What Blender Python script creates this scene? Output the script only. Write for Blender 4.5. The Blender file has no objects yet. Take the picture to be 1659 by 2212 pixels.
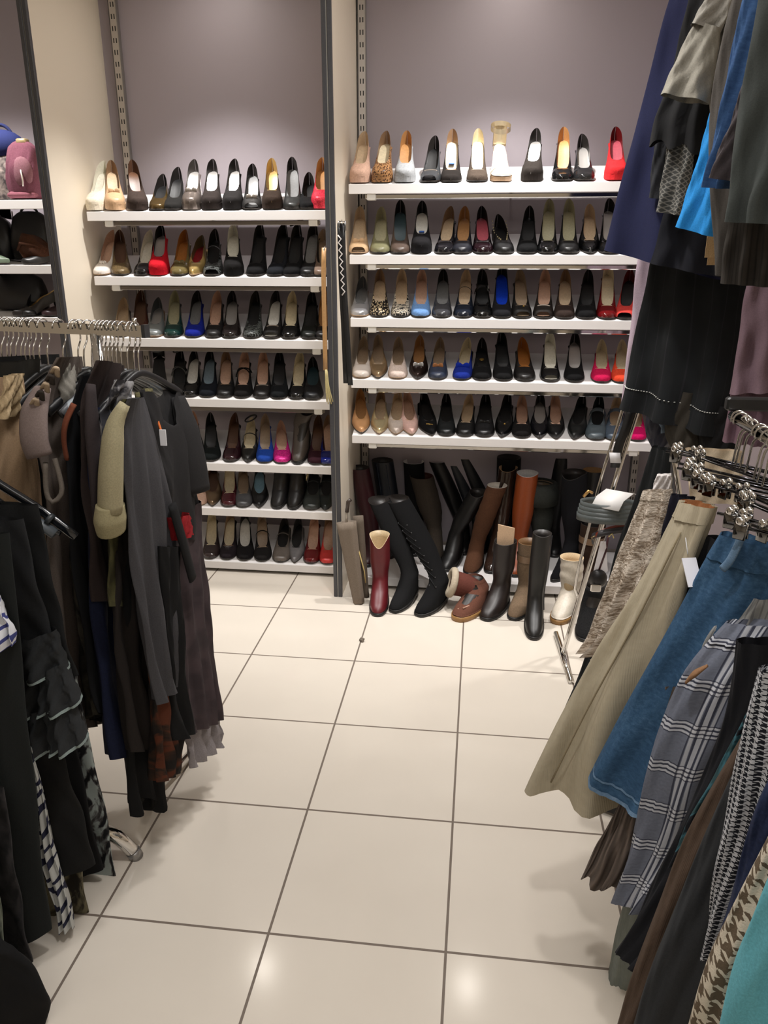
import bpy, math, random
from mathutils import Vector, Matrix
random.seed(7)
PI = math.pi
S = bpy.context.scene
COL = S.collection

# ------------------------------------------------------------------ camera
CAM_H, PITCH, YAW, FPX = 1.6, math.radians(18.66), math.radians(7.0), 1661.0
cd = bpy.data.cameras.new('camera')
cam = bpy.data.objects.new('camera', cd)
COL.objects.link(cam)
cam.location = (0, 0, CAM_H)
cam.rotation_euler = (PI/2 - PITCH, 0, YAW)
cd.sensor_fit = 'VERTICAL'
cd.sensor_height = 24.0
cd.lens = FPX/2212*24.0
cd.clip_start = 0.02
S.camera = cam

# ------------------------------------------------------------------ world, lamps, exposure
w = bpy.data.worlds.new('world')
S.world = w
w.use_nodes = True
w.node_tree.nodes['Background'].inputs[0].default_value = (1, .97, .94, 1)
w.node_tree.nodes['Background'].inputs[1].default_value = 0.05
S.view_settings.view_transform = 'Standard'
S.view_settings.look = 'None'
S.view_settings.exposure = 0.06
S.view_settings.gamma = 1.0


def area(name, loc, sx, sy, power, col=(1, .972, .945), rot=(0, 0, 0)):
    l = bpy.data.lights.new(name, 'AREA')
    l.shape = 'RECTANGLE'
    l.size, l.size_y, l.energy, l.color = sx, sy, power, col
    o = bpy.data.objects.new(name, l)
    o.location, o.rotation_euler = loc, rot
    COL.objects.link(o)
    return o


def spot(name, loc, target, power, ang, blend=.6, rad=.05, col=(1, .97, .94)):
    l = bpy.data.lights.new(name, 'SPOT')
    l.energy, l.spot_size, l.spot_blend, l.shadow_soft_size, l.color = power, math.radians(ang), blend, rad, col
    o = bpy.data.objects.new(name, l)
    o.location = loc
    o.rotation_euler = (Vector(target)-Vector(loc)).to_track_quat('-Z', 'Y').to_euler()
    COL.objects.link(o)
    return o


area('aisle_fill', (-.05, 1.9, 2.86), .35, 2.0, 22)  # added overhead fill for ambient light, not a known fixture
area('rear_fill', (-.3, -.9, 2.86), 2.4, 1.6, 26)  # added fill behind the camera to lift shaded areas, no known lamp
for nm, lx in (('far_left', -2.4), ('left', -1.24), ('right', .08), ('far_right', 1.25)):
    spot('shelf_spot_'+nm, (lx, 3.36, 2.84), (lx, 3.62, 1.2), 138, 84, .85, .04)
for nm, lx, ly in (('aisle', -.15, 2.4), ('aisle_front', -.1, 1.0)):
    spot('floor_spot_'+nm, (lx, ly, 2.84), (lx, ly, 0), 58 if ly > 2 else 52, 108, .8, .07)


# ------------------------------------------------------------------ pixel helpers (real depth Y given in metres)
cW, sW, cP, sP = math.cos(YAW), math.sin(YAW), math.cos(PITCH), math.sin(PITCH)
FW = Vector((-sW*cP, cW*cP, -sP)); RT = Vector((cW, sW, 0)); UP = RT.cross(FW)


def ray(px, py): return FW*FPX + RT*(px-829.5) - UP*(py-1106)


def at(px, py, Y):
    v = ray(px, py)
    return Vector((0, 0, CAM_H)) + v*(Y/v.y)


def atz(px, py, Z=0.0):
    v = ray(px, py)
    return Vector((0, 0, CAM_H)) + v*((Z-CAM_H)/v.z)


def xat(px, Y, z):
    k = (px-829.5)/FPX; dz = z-CAM_H
    return (k*(Y*cW*cP - dz*sP) - Y*sW)/(cW + k*sW*cP)


# ------------------------------------------------------------------ materials
def lin(c):
    return tuple((x/255/12.92 if x/255 <= .04045 else ((x/255+.055)/1.055)**2.4) for x in c)


MATS = {}


def newmat(name):
    m = bpy.data.materials.new(name)
    m.use_nodes = True
    nt = m.node_tree
    return m, nt, nt.nodes['Principled BSDF']


def col4(c): return (*lin(c), 1)


class NG:
    """tiny helper to chain shader maths"""
    def __init__(s, nt): s.nt = nt
    def _set(s, n, i, v):
        if hasattr(v, 'is_output') or hasattr(v, 'node'): s.nt.links.new(v, n.inputs[i])
        elif v is not None: n.inputs[i].default_value = v
    def m(s, op, a, b=None, c=None):
        n = s.nt.nodes.new('ShaderNodeMath'); n.operation = op
        s._set(n, 0, a); s._set(n, 1, b); s._set(n, 2, c)
        return n.outputs[0]
    def coord(s, k='UV'):
        n = s.nt.nodes.new('ShaderNodeTexCoord'); return n.outputs[k]
    def sep(s, v):
        n = s.nt.nodes.new('ShaderNodeSeparateXYZ'); s.nt.links.new(v, n.inputs[0]); return n.outputs[0], n.outputs[1], n.outputs[2]
    def mapped(s, v, sc, rot=(0, 0, 0)):
        n = s.nt.nodes.new('ShaderNodeMapping'); s.nt.links.new(v, n.inputs[0]); n.inputs['Scale'].default_value = sc; n.inputs['Rotation'].default_value = rot; return n.outputs[0]
    def noise(s, v, scale, detail=3, dist=0, rough=.5):
        n = s.nt.nodes.new('ShaderNodeTexNoise'); s.nt.links.new(v, n.inputs['Vector'])
        n.inputs['Scale'].default_value = scale; n.inputs['Detail'].default_value = detail; n.inputs['Distortion'].default_value = dist; n.inputs['Roughness'].default_value = rough
        return n.outputs['Fac']
    def voro(s, v, scale, out='Distance'):
        n = s.nt.nodes.new('ShaderNodeTexVoronoi'); s.nt.links.new(v, n.inputs['Vector']); n.inputs['Scale'].default_value = scale; return n.outputs[out]
    def wave(s, v, scale, dist=0, dscale=1, dirn='X'):
        n = s.nt.nodes.new('ShaderNodeTexWave'); s.nt.links.new(v, n.inputs['Vector']); n.bands_direction = dirn
        n.inputs['Scale'].default_value = scale; n.inputs['Distortion'].default_value = dist; n.inputs['Detail Scale'].default_value = dscale
        return n.outputs['Fac']
    def ramp(s, f, stops, const=False):
        n = s.nt.nodes.new('ShaderNodeValToRGB'); s.nt.links.new(f, n.inputs[0])
        if const: n.color_ramp.interpolation = 'CONSTANT'
        e = n.color_ramp.elements
        while len(e) < len(stops): e.new(.5)
        for i, (p, c) in enumerate(stops): e[i].position = p; e[i].color = col4(c)
        return n.outputs[0]
    def mix(s, f, a, b):
        n = s.nt.nodes.new('ShaderNodeMix'); n.data_type = 'RGBA'
        s._set(n, 0, f)
        for i, v in ((6, a), (7, b)):
            if isinstance(v, tuple): n.inputs[i].default_value = col4(v)
            else: s.nt.links.new(v, n.inputs[i])
        return n.outputs[2]
    def bump(s, b, h, strength=.3, dist=.002):
        n = s.nt.nodes.new('ShaderNodeBump'); s.nt.links.new(h, n.inputs['Height']); n.inputs['Strength'].default_value = strength; n.inputs['Distance'].default_value = dist
        s.nt.links.new(n.outputs[0], b.inputs['Normal'])


FIN = {'s': (.95, 0, .15), 'l': (.42, 0, .5), 'p': (.10, 0, .6), 'm': (.28, .6, .5), 'g': (.4, .3, .5), 'f': (.9, 0, .25), 'c': (.07, 1, .5), 'w': (.5, 0, .4)}


def M(c, fin='f', key=None):
    """plain procedural material: colour + finish with a fine grain"""
    k = (c, fin)
    if k in MATS: return MATS[k]
    m, nt, b = newmat('%s_%02x%02x%02x' % ({'s': 'suede', 'l': 'leather', 'p': 'patent', 'm': 'metallic', 'g': 'glitter', 'f': 'fabric', 'c': 'chrome', 'w': 'paint'}[fin], *[int(x) for x in c]))
    r, me, sp = FIN[fin]
    b.inputs['Roughness'].default_value = r; b.inputs['Metallic'].default_value = me; b.inputs['Specular IOR Level'].default_value = sp
    g = NG(nt); o = g.coord('Object')
    if fin == 'g':
        v = g.voro(o, 700, 'Color'); x, y, z = g.sep(v)
        nt.links.new(g.mix(x, tuple(q*.55 for q in c), tuple(min(255, q*1.25+25) for q in c)), b.inputs['Base Color'])
    elif fin in 'sf':
        n = g.noise(o, 160 if fin == 's' else 320, 2)
        nt.links.new(g.mix(n, tuple(q*.86 for q in c), tuple(min(255, q*1.12+2) for q in c)), b.inputs['Base Color'])
        g.bump(b, n, .25, .001)
        b.inputs['Sheen Weight'].default_value = .12; b.inputs['Sheen Roughness'].default_value = .5
        b.inputs['Sheen Tint'].default_value = col4(tuple(min(255, q+30) for q in c))
    elif fin == 'l':
        n = g.noise(o, 130, 3)
        nt.links.new(g.mix(n, tuple(q*.9 for q in c), tuple(min(255, q*1.08) for q in c)), b.inputs['Base Color'])
        g.bump(b, n, .15, .0008)
    else:
        b.inputs['Base Color'].default_value = col4(c)
    MATS[k] = m
    return m


def pattern(kind, *cs, rough=.9):
    k = (kind,)+cs
    if k in MATS: return MATS[k]
    m, nt, b = newmat(kind)
    b.inputs['Roughness'].default_value = rough; b.inputs['Specular IOR Level'].default_value = .25
    g = NG(nt); uv = g.coord('UV'); ob = g.coord('Object')
    out = None
    if kind == 'plaid':
        x, y, _ = g.sep(uv)
        def lines(t, per, specs, base):
            f = g.m('FRACT', g.m('DIVIDE', t, per))
            acc = None
            for c, hw in specs:
                q = g.m('LESS_THAN', g.m('ABSOLUTE', g.m('SUBTRACT', f, c)), hw)
                acc = q if acc is None else g.m('MAXIMUM', acc, q)
            return acc
        wl = lambda t: lines(t, .095, ((.40, .022), (.5, .032), (.60, .022)), 0)
        nl = lambda t: lines(t, .095, ((.45, .016), (.55, .016), (.36, .010), (.64, .010)), 0)
        base = g.mix(g.noise(uv, 220, 2), cs[0], tuple(q*1.25 for q in cs[0]))
        c1 = g.mix(g.m('MULTIPLY', wl(x), .6), base, cs[1]); c2 = g.mix(g.m('MULTIPLY', wl(y), .75), c1, cs[1])
        c3 = g.mix(g.m('MULTIPLY', nl(x), .8), c2, cs[2]); out = g.mix(g.m('MULTIPLY', nl(y), .85), c3, cs[2])
    elif kind in ('houndstooth', 'big_houndstooth'):
        per = .00115 if kind == 'houndstooth' else .0036
        x, y, _ = g.sep(uv)
        x = g.m('DIVIDE', x, per); y = g.m('DIVIDE', y, per)
        if kind == 'big_houndstooth':
            nz = g.noise(uv, 150, 3); x = g.m('ADD', x, g.m('MULTIPLY', nz, 3)); y = g.m('ADD', y, g.m('MULTIPLY', nz, 2.4))
        wa = g.m('LESS_THAN', g.m('MODULO', g.m('ADD', x, 4000), 8), 4); we = g.m('LESS_THAN', g.m('MODULO', g.m('ADD', y, 4000), 8), 4)
        tw = g.m('LESS_THAN', g.m('MODULO', g.m('ADD', g.m('SUBTRACT', x, y), 4000), 4), 2)
        f = g.m('ADD', g.m('MULTIPLY', tw, wa), g.m('MULTIPLY', g.m('SUBTRACT', 1, tw), we))
        out = g.mix(f, cs[0], cs[1])
        g.bump(b, g.noise(uv, 300, 2), .4, .002)
    elif kind == 'boucle':
        n = g.noise(uv, 150, 4, .4, .7); n2 = g.noise(uv, 26, 3)
        n = g.m('ADD', g.m('MULTIPLY', n, .65), g.m('MULTIPLY', n2, .4))
        out = g.ramp(n, [(.36, cs[0]), (.48, cs[1]), (.58, cs[2]), (.7, cs[2])]); g.bump(b, g.noise(uv, 160, 4, 1), 1, .006)
    elif kind == 'denim':
        n = g.noise(uv, 120, 6, .1, .75); n9 = g.noise(uv, 6, 2); t = g.wave(g.mapped(uv, (1, 1, 1), (0, 0, .8)), 260); n = g.m('ADD', g.m('MULTIPLY', n, .75), g.m('MULTIPLY', n9, .25))
        n = g.m('ADD', g.m('MULTIPLY', n, .85), g.m('MULTIPLY', t, .15))
        out = g.ramp(n, [(.28, cs[0]), (.55, cs[1]), (.78, cs[2])]); g.bump(b, t, .15, .001)
    elif kind == 'corduroy':
        t = g.wave(g.mapped(uv, (1, 1, 1)), 130); n = g.noise(uv, 60, 4)
        out = g.mix(n, cs[0], cs[1]); g.bump(b, t, .3, .0015)
    elif kind == 'ribbed':
        t = g.wave(uv, 30); out = g.mix(t, cs[0], cs[1]); g.bump(b, t, .8, .006)
    elif kind == 'stripe':
        t = g.wave(uv, 45); n = g.noise(uv, 60, 3)
        out = g.mix(g.m('MULTIPLY', g.m('GREATER_THAN', t, .8), .55), g.mix(n, cs[0], tuple(q*1.2 for q in cs[0])), cs[1])
    elif kind == 'pinstripe':
        x, y, _ = g.sep(uv); n = g.noise(uv, 30, 3)
        f = g.m('LESS_THAN', g.m('FRACT', g.m('DIVIDE', x, .034)), .07)
        out = g.mix(g.m('MULTIPLY', f, .16), g.mix(n, cs[0], tuple(q*1.25 for q in cs[0])), cs[1])
    elif kind == 'diamond':
        x, y, _ = g.sep(uv)
        a = g.m('FRACT', g.m('DIVIDE', g.m('ADD', x, y), .014)); c = g.m('FRACT', g.m('DIVIDE', g.m('SUBTRACT', x, y), .014))
        f = g.m('MAXIMUM', g.m('LESS_THAN', a, .25), g.m('LESS_THAN', c, .25)); out = g.mix(f, cs[0], cs[1])
    elif kind == 'zigzag':
        x, y, _ = g.sep(g.mapped(uv, (1, 1, 1)))
        n = g.noise(uv, 9, 2, .8)
        q = g.m('ADD', g.m('MULTIPLY', g.m('PINGPONG', x, .02), 1.5), g.m('ADD', y, g.m('MULTIPLY', n, .12)))
        f = g.m('LESS_THAN', g.m('FRACT', g.m('DIVIDE', q, .046)), .66); out = g.mix(f, cs[0], cs[1])
    elif kind == 'blotch':
        n = g.noise(uv, 11, 4, 1.2); out = g.ramp(n, [(.44, cs[0]), (.50, cs[1]), (.56, cs[2]), (.62, cs[2])])
    elif kind == 'mottle':
        n = g.noise(uv, 22, 4, .5); out = g.ramp(n, [(.38, cs[0]), (.62, cs[1])])
    elif kind == 'animal':      # shoes
        n = g.voro(g.mapped(ob, (1, .6, 1)), 130); n2 = g.noise(ob, 90, 3, 2)
        f = g.m('GREATER_THAN', g.m('ADD', n, g.m('MULTIPLY', n2, .8)), .82); out = g.mix(f, cs[0], cs[1])
        b.inputs['Roughness'].default_value = .35
    elif kind == 'zebra':
        f = g.m('GREATER_THAN', g.wave(ob, 28, 9, 2.5, 'Y'), .5); out = g.mix(f, cs[0], cs[1]); b.inputs['Roughness'].default_value = .35
    elif kind == 'fur':
        n = g.noise(ob, 70, 5, 1, .7); out = g.mix(n, cs[0], cs[1]); g.bump(b, g.noise(ob, 240, 4, 1.5), 1, .008)
    nt.links.new(out, b.inputs['Base Color'])
    MATS[k] = m
    return m


CHROME = M((215, 213, 210), 'c'); WHITE = M((232, 229, 228), 'w'); BLACKP = M((22, 22, 23), 'l'); STEEL = M((140, 135, 128), 'm')


# ------------------------------------------------------------------ objects and mesh helpers
def mk(name, vf, mat, parent=None, smooth=True, uv=None):
    vs, fs = vf
    me = bpy.data.meshes.new(name)
    me.from_pydata([tuple(v) for v in vs], [], fs)
    if uv is not None:
        l = me.uv_layers.new(name='UVMap')
        for i, lp in enumerate(me.loops): l.data[i].uv = uv[lp.vertex_index]
    if smooth: me.polygons.foreach_set('use_smooth', [True]*len(me.polygons))
    me.materials.append(mat); me.update()
    o = bpy.data.objects.new(name, me); COL.objects.link(o)
    if parent: o.parent = parent
    return o


def tag(o, label, cat, group=None):
    o['label'] = label; o['category'] = cat
    if group: o['group'] = group
    return o


def thing(name, label, cat, loc=(0, 0, 0), rot=(0, 0, 0), group=None):
    o = bpy.data.objects.new(name, None); COL.objects.link(o)
    o.empty_display_size = .05; o.location = loc; o.rotation_euler = rot
    return tag(o, label, cat, group)


def dup(root, loc, rot=None, label=None, group=None, mats=None):
    r = root.copy(); COL.objects.link(r); r.location = loc
    if rot is not None: r.rotation_euler = rot
    if label: r['label'] = label
    if group: r['group'] = group
    for ch in list(root.children):
        c = ch.copy(); COL.objects.link(c); c.parent = r
        for gch in ch.children:
            d = gch.copy(); COL.objects.link(d); d.parent = c
    return r


def struct(o): o['kind'] = 'structure'; return o


def join(*vfs):
    V, Fc = [], []
    for v, f in vfs:
        k = len(V); V += [Vector(p) for p in v]; Fc += [tuple(i+k for i in q) for q in f]
    return V, Fc


def box(x0, x1, y0, y1, z0, z1, bev=0):
    if bev <= 0:
        v = [(x, y, z) for z in (z0, z1) for y in (y0, y1) for x in (x0, x1)]
        return v, [(0, 2, 3, 1), (4, 5, 7, 6), (0, 1, 5, 4), (2, 6, 7, 3), (0, 4, 6, 2), (1, 3, 7, 5)]
    b = bev; V = []; F = []
    lv = [(z0, b), (z0+b, 0), (z1-b, 0), (z1, b)]
    for z, i in lv:
        c = b
        V += [(x0+i+c, y0+i, z), (x1-i-c, y0+i, z), (x1-i, y0+i+c, z), (x1-i, y1-i-c, z), (x1-i-c, y1-i, z), (x0+i+c, y1-i, z), (x0+i, y1-i-c, z), (x0+i, y0+i+c, z)]
    for r in range(3):
        for k in range(8): F.append((r*8+k, r*8+(k+1) % 8, r*8+8+(k+1) % 8, r*8+8+k))
    F.append(tuple(range(7, -1, -1))); F.append(tuple(range(24, 32)))
    return V, F


def xf(vf, mat): return [mat @ Vector(p) for p in vf[0]], vf[1]


def tube(path, r, n=10, cap=True, flat=1.0, r2=None):
    """round (or flattened) tube along a path; r may be a list"""
    P = [Vector(p) for p in path]; m = len(P)
    R = r if isinstance(r, (list, tuple)) else [r]*m
    V, F = [], []
    ref = Vector((0, 0, 1))
    d0 = (P[1]-P[0]).normalized()
    if abs(d0.dot(ref)) > .95: ref = Vector((1, 0, 0))
    prev = (ref - d0*ref.dot(d0)).normalized()
    for i in range(m):
        d = (P[min(i+1, m-1)]-P[max(i-1, 0)]).normalized()
        a = (prev - d*prev.dot(d)).normalized(); prev = a; b = d.cross(a)
        for k in range(n):
            t = 2*PI*k/n
            V.append(P[i] + a*(math.cos(t)*R[i]*flat) + b*(math.sin(t)*R[i]))
    for i in range(m-1):
        for k in range(n): F.append((i*n+k, i*n+(k+1) % n, (i+1)*n+(k+1) % n, (i+1)*n+k))
    if cap: F.append(tuple(range(n-1, -1, -1))); F.append(tuple(range((m-1)*n, m*n)))
    return V, F


def loft(rings, cap0=False, cap1=False, closed=True):
    n = len(rings[0]); V = [Vector(p) for r in rings for p in r]; F = []
    for i in range(len(rings)-1):
        for k in range(n if closed else n-1): F.append((i*n+k, i*n+(k+1) % n, (i+1)*n+(k+1) % n, (i+1)*n+k))
    if cap0: F.append(tuple(range(n-1, -1, -1)))
    if cap1: F.append(tuple(range((len(rings)-1)*n, len(rings)*n)))
    return V, F


def arc(c, r, a0, a1, n=10, ax='xz'):
    out = []
    for i in range(n+1):
        t = a0+(a1-a0)*i/n; p = [c[0], c[1], c[2]]
        p['xyz'.index(ax[0])] += r*math.cos(t); p['xyz'.index(ax[1])] += r*math.sin(t); out.append(tuple(p))
    return out


def sstep(a, b, x):
    t = max(0, min(1, (x-a)/(b-a))); return t*t*(3-2*t)


def resample(P, n):
    P = [Vector(p) for p in P]
    # catmull-rom through the points, then even spacing
    Q = []
    m = len(P)
    if m == 2: Q = [P[0].lerp(P[1], i/40) for i in range(41)]
    else:
        for i in range(m-1):
            p0, p1, p2, p3 = P[max(i-1, 0)], P[i], P[i+1], P[min(i+2, m-1)]
            for j in range(16):
                t = j/16
                Q.append(.5*((2*p1)+(p2-p0)*t+(2*p0-5*p1+4*p2-p3)*t*t+(3*p1-p0-3*p2+p3)*t**3))
        Q.append(P[-1])
    L = [0]
    for i in range(1, len(Q)): L.append(L[-1]+(Q[i]-Q[i-1]).length)
    out = []; k = 0
    for i in range(n):
        d = L[-1]*i/(n-1)
        while k < len(L)-2 and L[k+1] < d: k += 1
        f = (d-L[k])/max(1e-9, L[k+1]-L[k]); out.append(Q[k].lerp(Q[k+1], min(1, f)))
    return out

# ================================================================== THE ROOM
def floor_mat():
    m, nt, b = newmat('glossy_cream_tile')
    g = NG(nt); x, y, z = g.sep(g.coord('Object'))
    def line(t, o, per):
        f = g.m('FRACT', g.m('DIVIDE', g.m('SUBTRACT', t, o-100*per), per))
        return g.m('LESS_THAN', g.m('MINIMUM', f, g.m('SUBTRACT', 1, f)), .0075)
    l = g.m('MAXIMUM', line(x, -.025, .4385), line(y, 1.426, .4507))
    n = g.noise(g.coord('Object'), 2.2, 5, .4)
    base = g.mix(n, (208, 199, 187), (220, 212, 200))
    nt.links.new(g.mix(l, base, (112, 100, 90)), b.inputs['Base Color'])
    nt.links.new(g.m('ADD', g.m('MULTIPLY', l, .5), g.m('ADD', .11, g.m('MULTIPLY', n, .05))), b.inputs['Roughness'])
    b.inputs['Specular IOR Level'].default_value = .5
    g.bump(b, g.m('SUBTRACT', 1, l), .3, .002)
    return m


WALLM = M((164, 155, 161), 'w', 1)
CREAM = M((236, 225, 207), 'w')
struct(mk('floor', ([(-4, -3, 0), (1.7, -3, 0), (1.7, 4.05, 0), (-4, 4.05, 0)], [(0, 1, 2, 3)]), floor_mat(), smooth=False))
struct(mk('ceiling', box(-4, 1.7, -3, 4.1, 2.9, 2.95), M((225, 222, 216), 'w'), smooth=False))
struct(mk('wall_back', box(-4, 1.7, 4.05, 4.12, 0, 2.9), WALLM, smooth=False))
struct(mk('wall_left', box(-4.06, -4, -3, 4.05, 0, 2.9), CREAM, smooth=False))
struct(mk('wall_right', box(1.62, 1.7, -3, 4.05, 0, 2.9), CREAM, smooth=False))
struct(mk('wall_front', box(-4, 1.7, -3.06, -3, 0, 2.9), CREAM, smooth=False))
XL = xat(129, 3.38, 1.6)-.012          # right face of the left partition
DG = M((74, 74, 78), 'l'); SEAM = M((165, 163, 158), 'm')
tn = 1
for nm, xr, wd in (('left', XL, .041), ('middle', -.622, .041), ('right', .885, .041)):
    struct(mk('wall_partition_'+nm, box(xr-wd+.002, xr-.002, 3.40, 4.05, 0, 2.9), CREAM if nm != 'right' else M((205, 196, 204), 'w'), smooth=False))
    p = struct(mk('trim_%d' % tn, join(box(xr-wd, xr-wd*.56, 3.383, 3.402, 0, 2.9, .002), box(xr-wd*.44, xr, 3.383, 3.402, 0, 2.9, .002)), DG, smooth=False)); tn += 1
    struct(mk('trim_%d' % tn, box(xr-wd*.57, xr-wd*.43, 3.388, 3.401, 0, 2.9), SEAM, smooth=False)); tn += 1
struct(mk('baseboard_back', box(XL, .88, 4.03, 4.049, 0, .06), M((160, 150, 140), 'w'), smooth=False))


# slotted uprights on the back wall
def slot_mat():
    m, nt, b = newmat('slotted_steel')
    g = NG(nt); x, y, z = g.sep(g.coord('Object'))
    fz = g.m('FRACT', g.m('DIVIDE', g.m('ADD', z, 10), .05))
    sx = g.m('LESS_THAN', g.m('ABSOLUTE', g.m('SUBTRACT', g.m('ABSOLUTE', x), .0065)), .0026)
    f = g.m('MULTIPLY', sx, g.m('LESS_THAN', fz, .42))
    nt.links.new(g.mix(f, (190, 184, 178), (12, 12, 12)), b.inputs['Base Color'])
    nt.links.new(g.m('MULTIPLY', g.m('SUBTRACT', 1, f), .6), b.inputs['Metallic'])
    b.inputs['Roughness'].default_value = .4
    return m


SM = slot_mat()
for x, lb in ((xat(268, 4.03, 2.2), 'slotted steel shelf upright on back wall of the left shoe bay'), (xat(783, 4.03, 2.2), 'slotted steel shelf upright right of the middle partition'), (.83, 'slotted steel shelf upright at right end of right shoe bay')):
    t = thing('shelf_upright', lb, 'shelf upright', (x, 4.035, .0), group='slotted shelf uprights')
    mk('edge_and_shade', box(-.021, -.0155, -.012, .014, .05, 2.85), M((95, 92, 92), 'l'), t, smooth=False)  # darker left strip puts the upright's shadow into the colour
    mk('slotted_strip', box(-.0155, .0155, -.014, .014, .05, 2.85), SM, t, smooth=False)
    mk('edge_and_shade', box(.0155, .019, -.012, .014, .05, 2.85), M((150, 146, 142), 'm'), t, smooth=False)

# ================================================================== SHOE SHELVES
SL = math.radians(16); YF = 3.62; DEP = .34
RR = [1.881, 1.586, 1.308, 1.024, .754]
LR = [1.775, 1.488, 1.203, .915, .590, .350, .055]
NTH = ['top', 'second', 'third', 'fourth', 'fifth', 'sixth', 'bottom']


def make_shelf(x0, x1, z, lb, grp, slope=SL, rail='chrome', yf=YF, dep=DEP, lip=.037):
    t = thing('shoe_shelf', lb, 'shelf', ((x0+x1)/2, yf, z), group=grp)
    h = (x1-x0)/2; ts = math.tan(slope)
    def prism(prof):
        n = len(prof); V = [(-h, *p) for p in prof]+[(h, *p) for p in prof]
        return V, [tuple(range(n)), tuple(range(2*n-1, n-1, -1))]+[(i, n+i, n+(i+1) % n, (i+1) % n) for i in range(n)]
    mk('board', prism([(.012, 0), (dep, (dep)*ts), (dep, dep*ts-.016), (.012, -.016)]), WHITE, t, smooth=False)
    mk('front_lip', box(-h, h, 0, .0125, -lip, .003, .0015), WHITE, t, smooth=False)
    if rail:
        zz = -lip-.012
        mk('hanging_rail', box(-h+.07, h-.07, .012, .034, zz-.009, zz+.011, .003), CHROME if rail == 'chrome' else M((120, 112, 104), 'm'), t, smooth=False)
        for sx in (-h+.10, h-.10):
            mk('rail_clip', box(sx-.02, sx+.02, .006, .04, zz-.014, zz+.014, .003), M((225, 222, 216), 'w'), t, smooth=False)
    for sx in (-h+.03, h-.03):
        V = [(-.004, .02, -.018), (-.004, dep+.07, dep*ts-.018), (-.004, dep+.07, dep*ts-.09), (-.004, .04, -.04)]
        mk('bracket', (V+[(.004, *p[1:]) for p in V], [(0, 1, 2, 3), (7, 6, 5, 4), (0, 4, 5, 1), (1, 5, 6, 2), (2, 6, 7, 3), (3, 7, 4, 0)]), M((190, 186, 180), 'm'), t, smooth=False)
    return t


RX0, RX1 = xat(753, YF, 1.87), .835
LX0, LX1 = xat(187, YF, 1.77), -.668
for i, z in enumerate(RR): make_shelf(RX0, RX1, z, 'white sloping shoe shelf in the right bay, %s of its five' % (NTH[i] if i < 4 else 'lowest'), 'right bay shoe shelves')
for i, z in enumerate(LR): make_shelf(LX0, LX1, z, 'white sloping shoe shelf in the left bay, %s of its seven' % NTH[i], 'left bay shoe shelves', rail='steel' if i < 4 else None)
make_shelf(RX0+.01, RX1, .06, 'low white base shelf under the boots in the right bay', 'right bay shoe shelves', 0, None, 3.5, .5, .04)
BR = [(433, 'upper'), (574, 'middle'), (687, 'lower')]
BX1 = XL-.05; BZ = [at(60, y, YF).z for y, _ in BR]
for (y, n), z in zip(BR, BZ): make_shelf(-3.0, BX1, z, 'white shelf beyond the left partition, %s of three' % n, 'far left bay shelves', math.radians(4), None)


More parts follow.
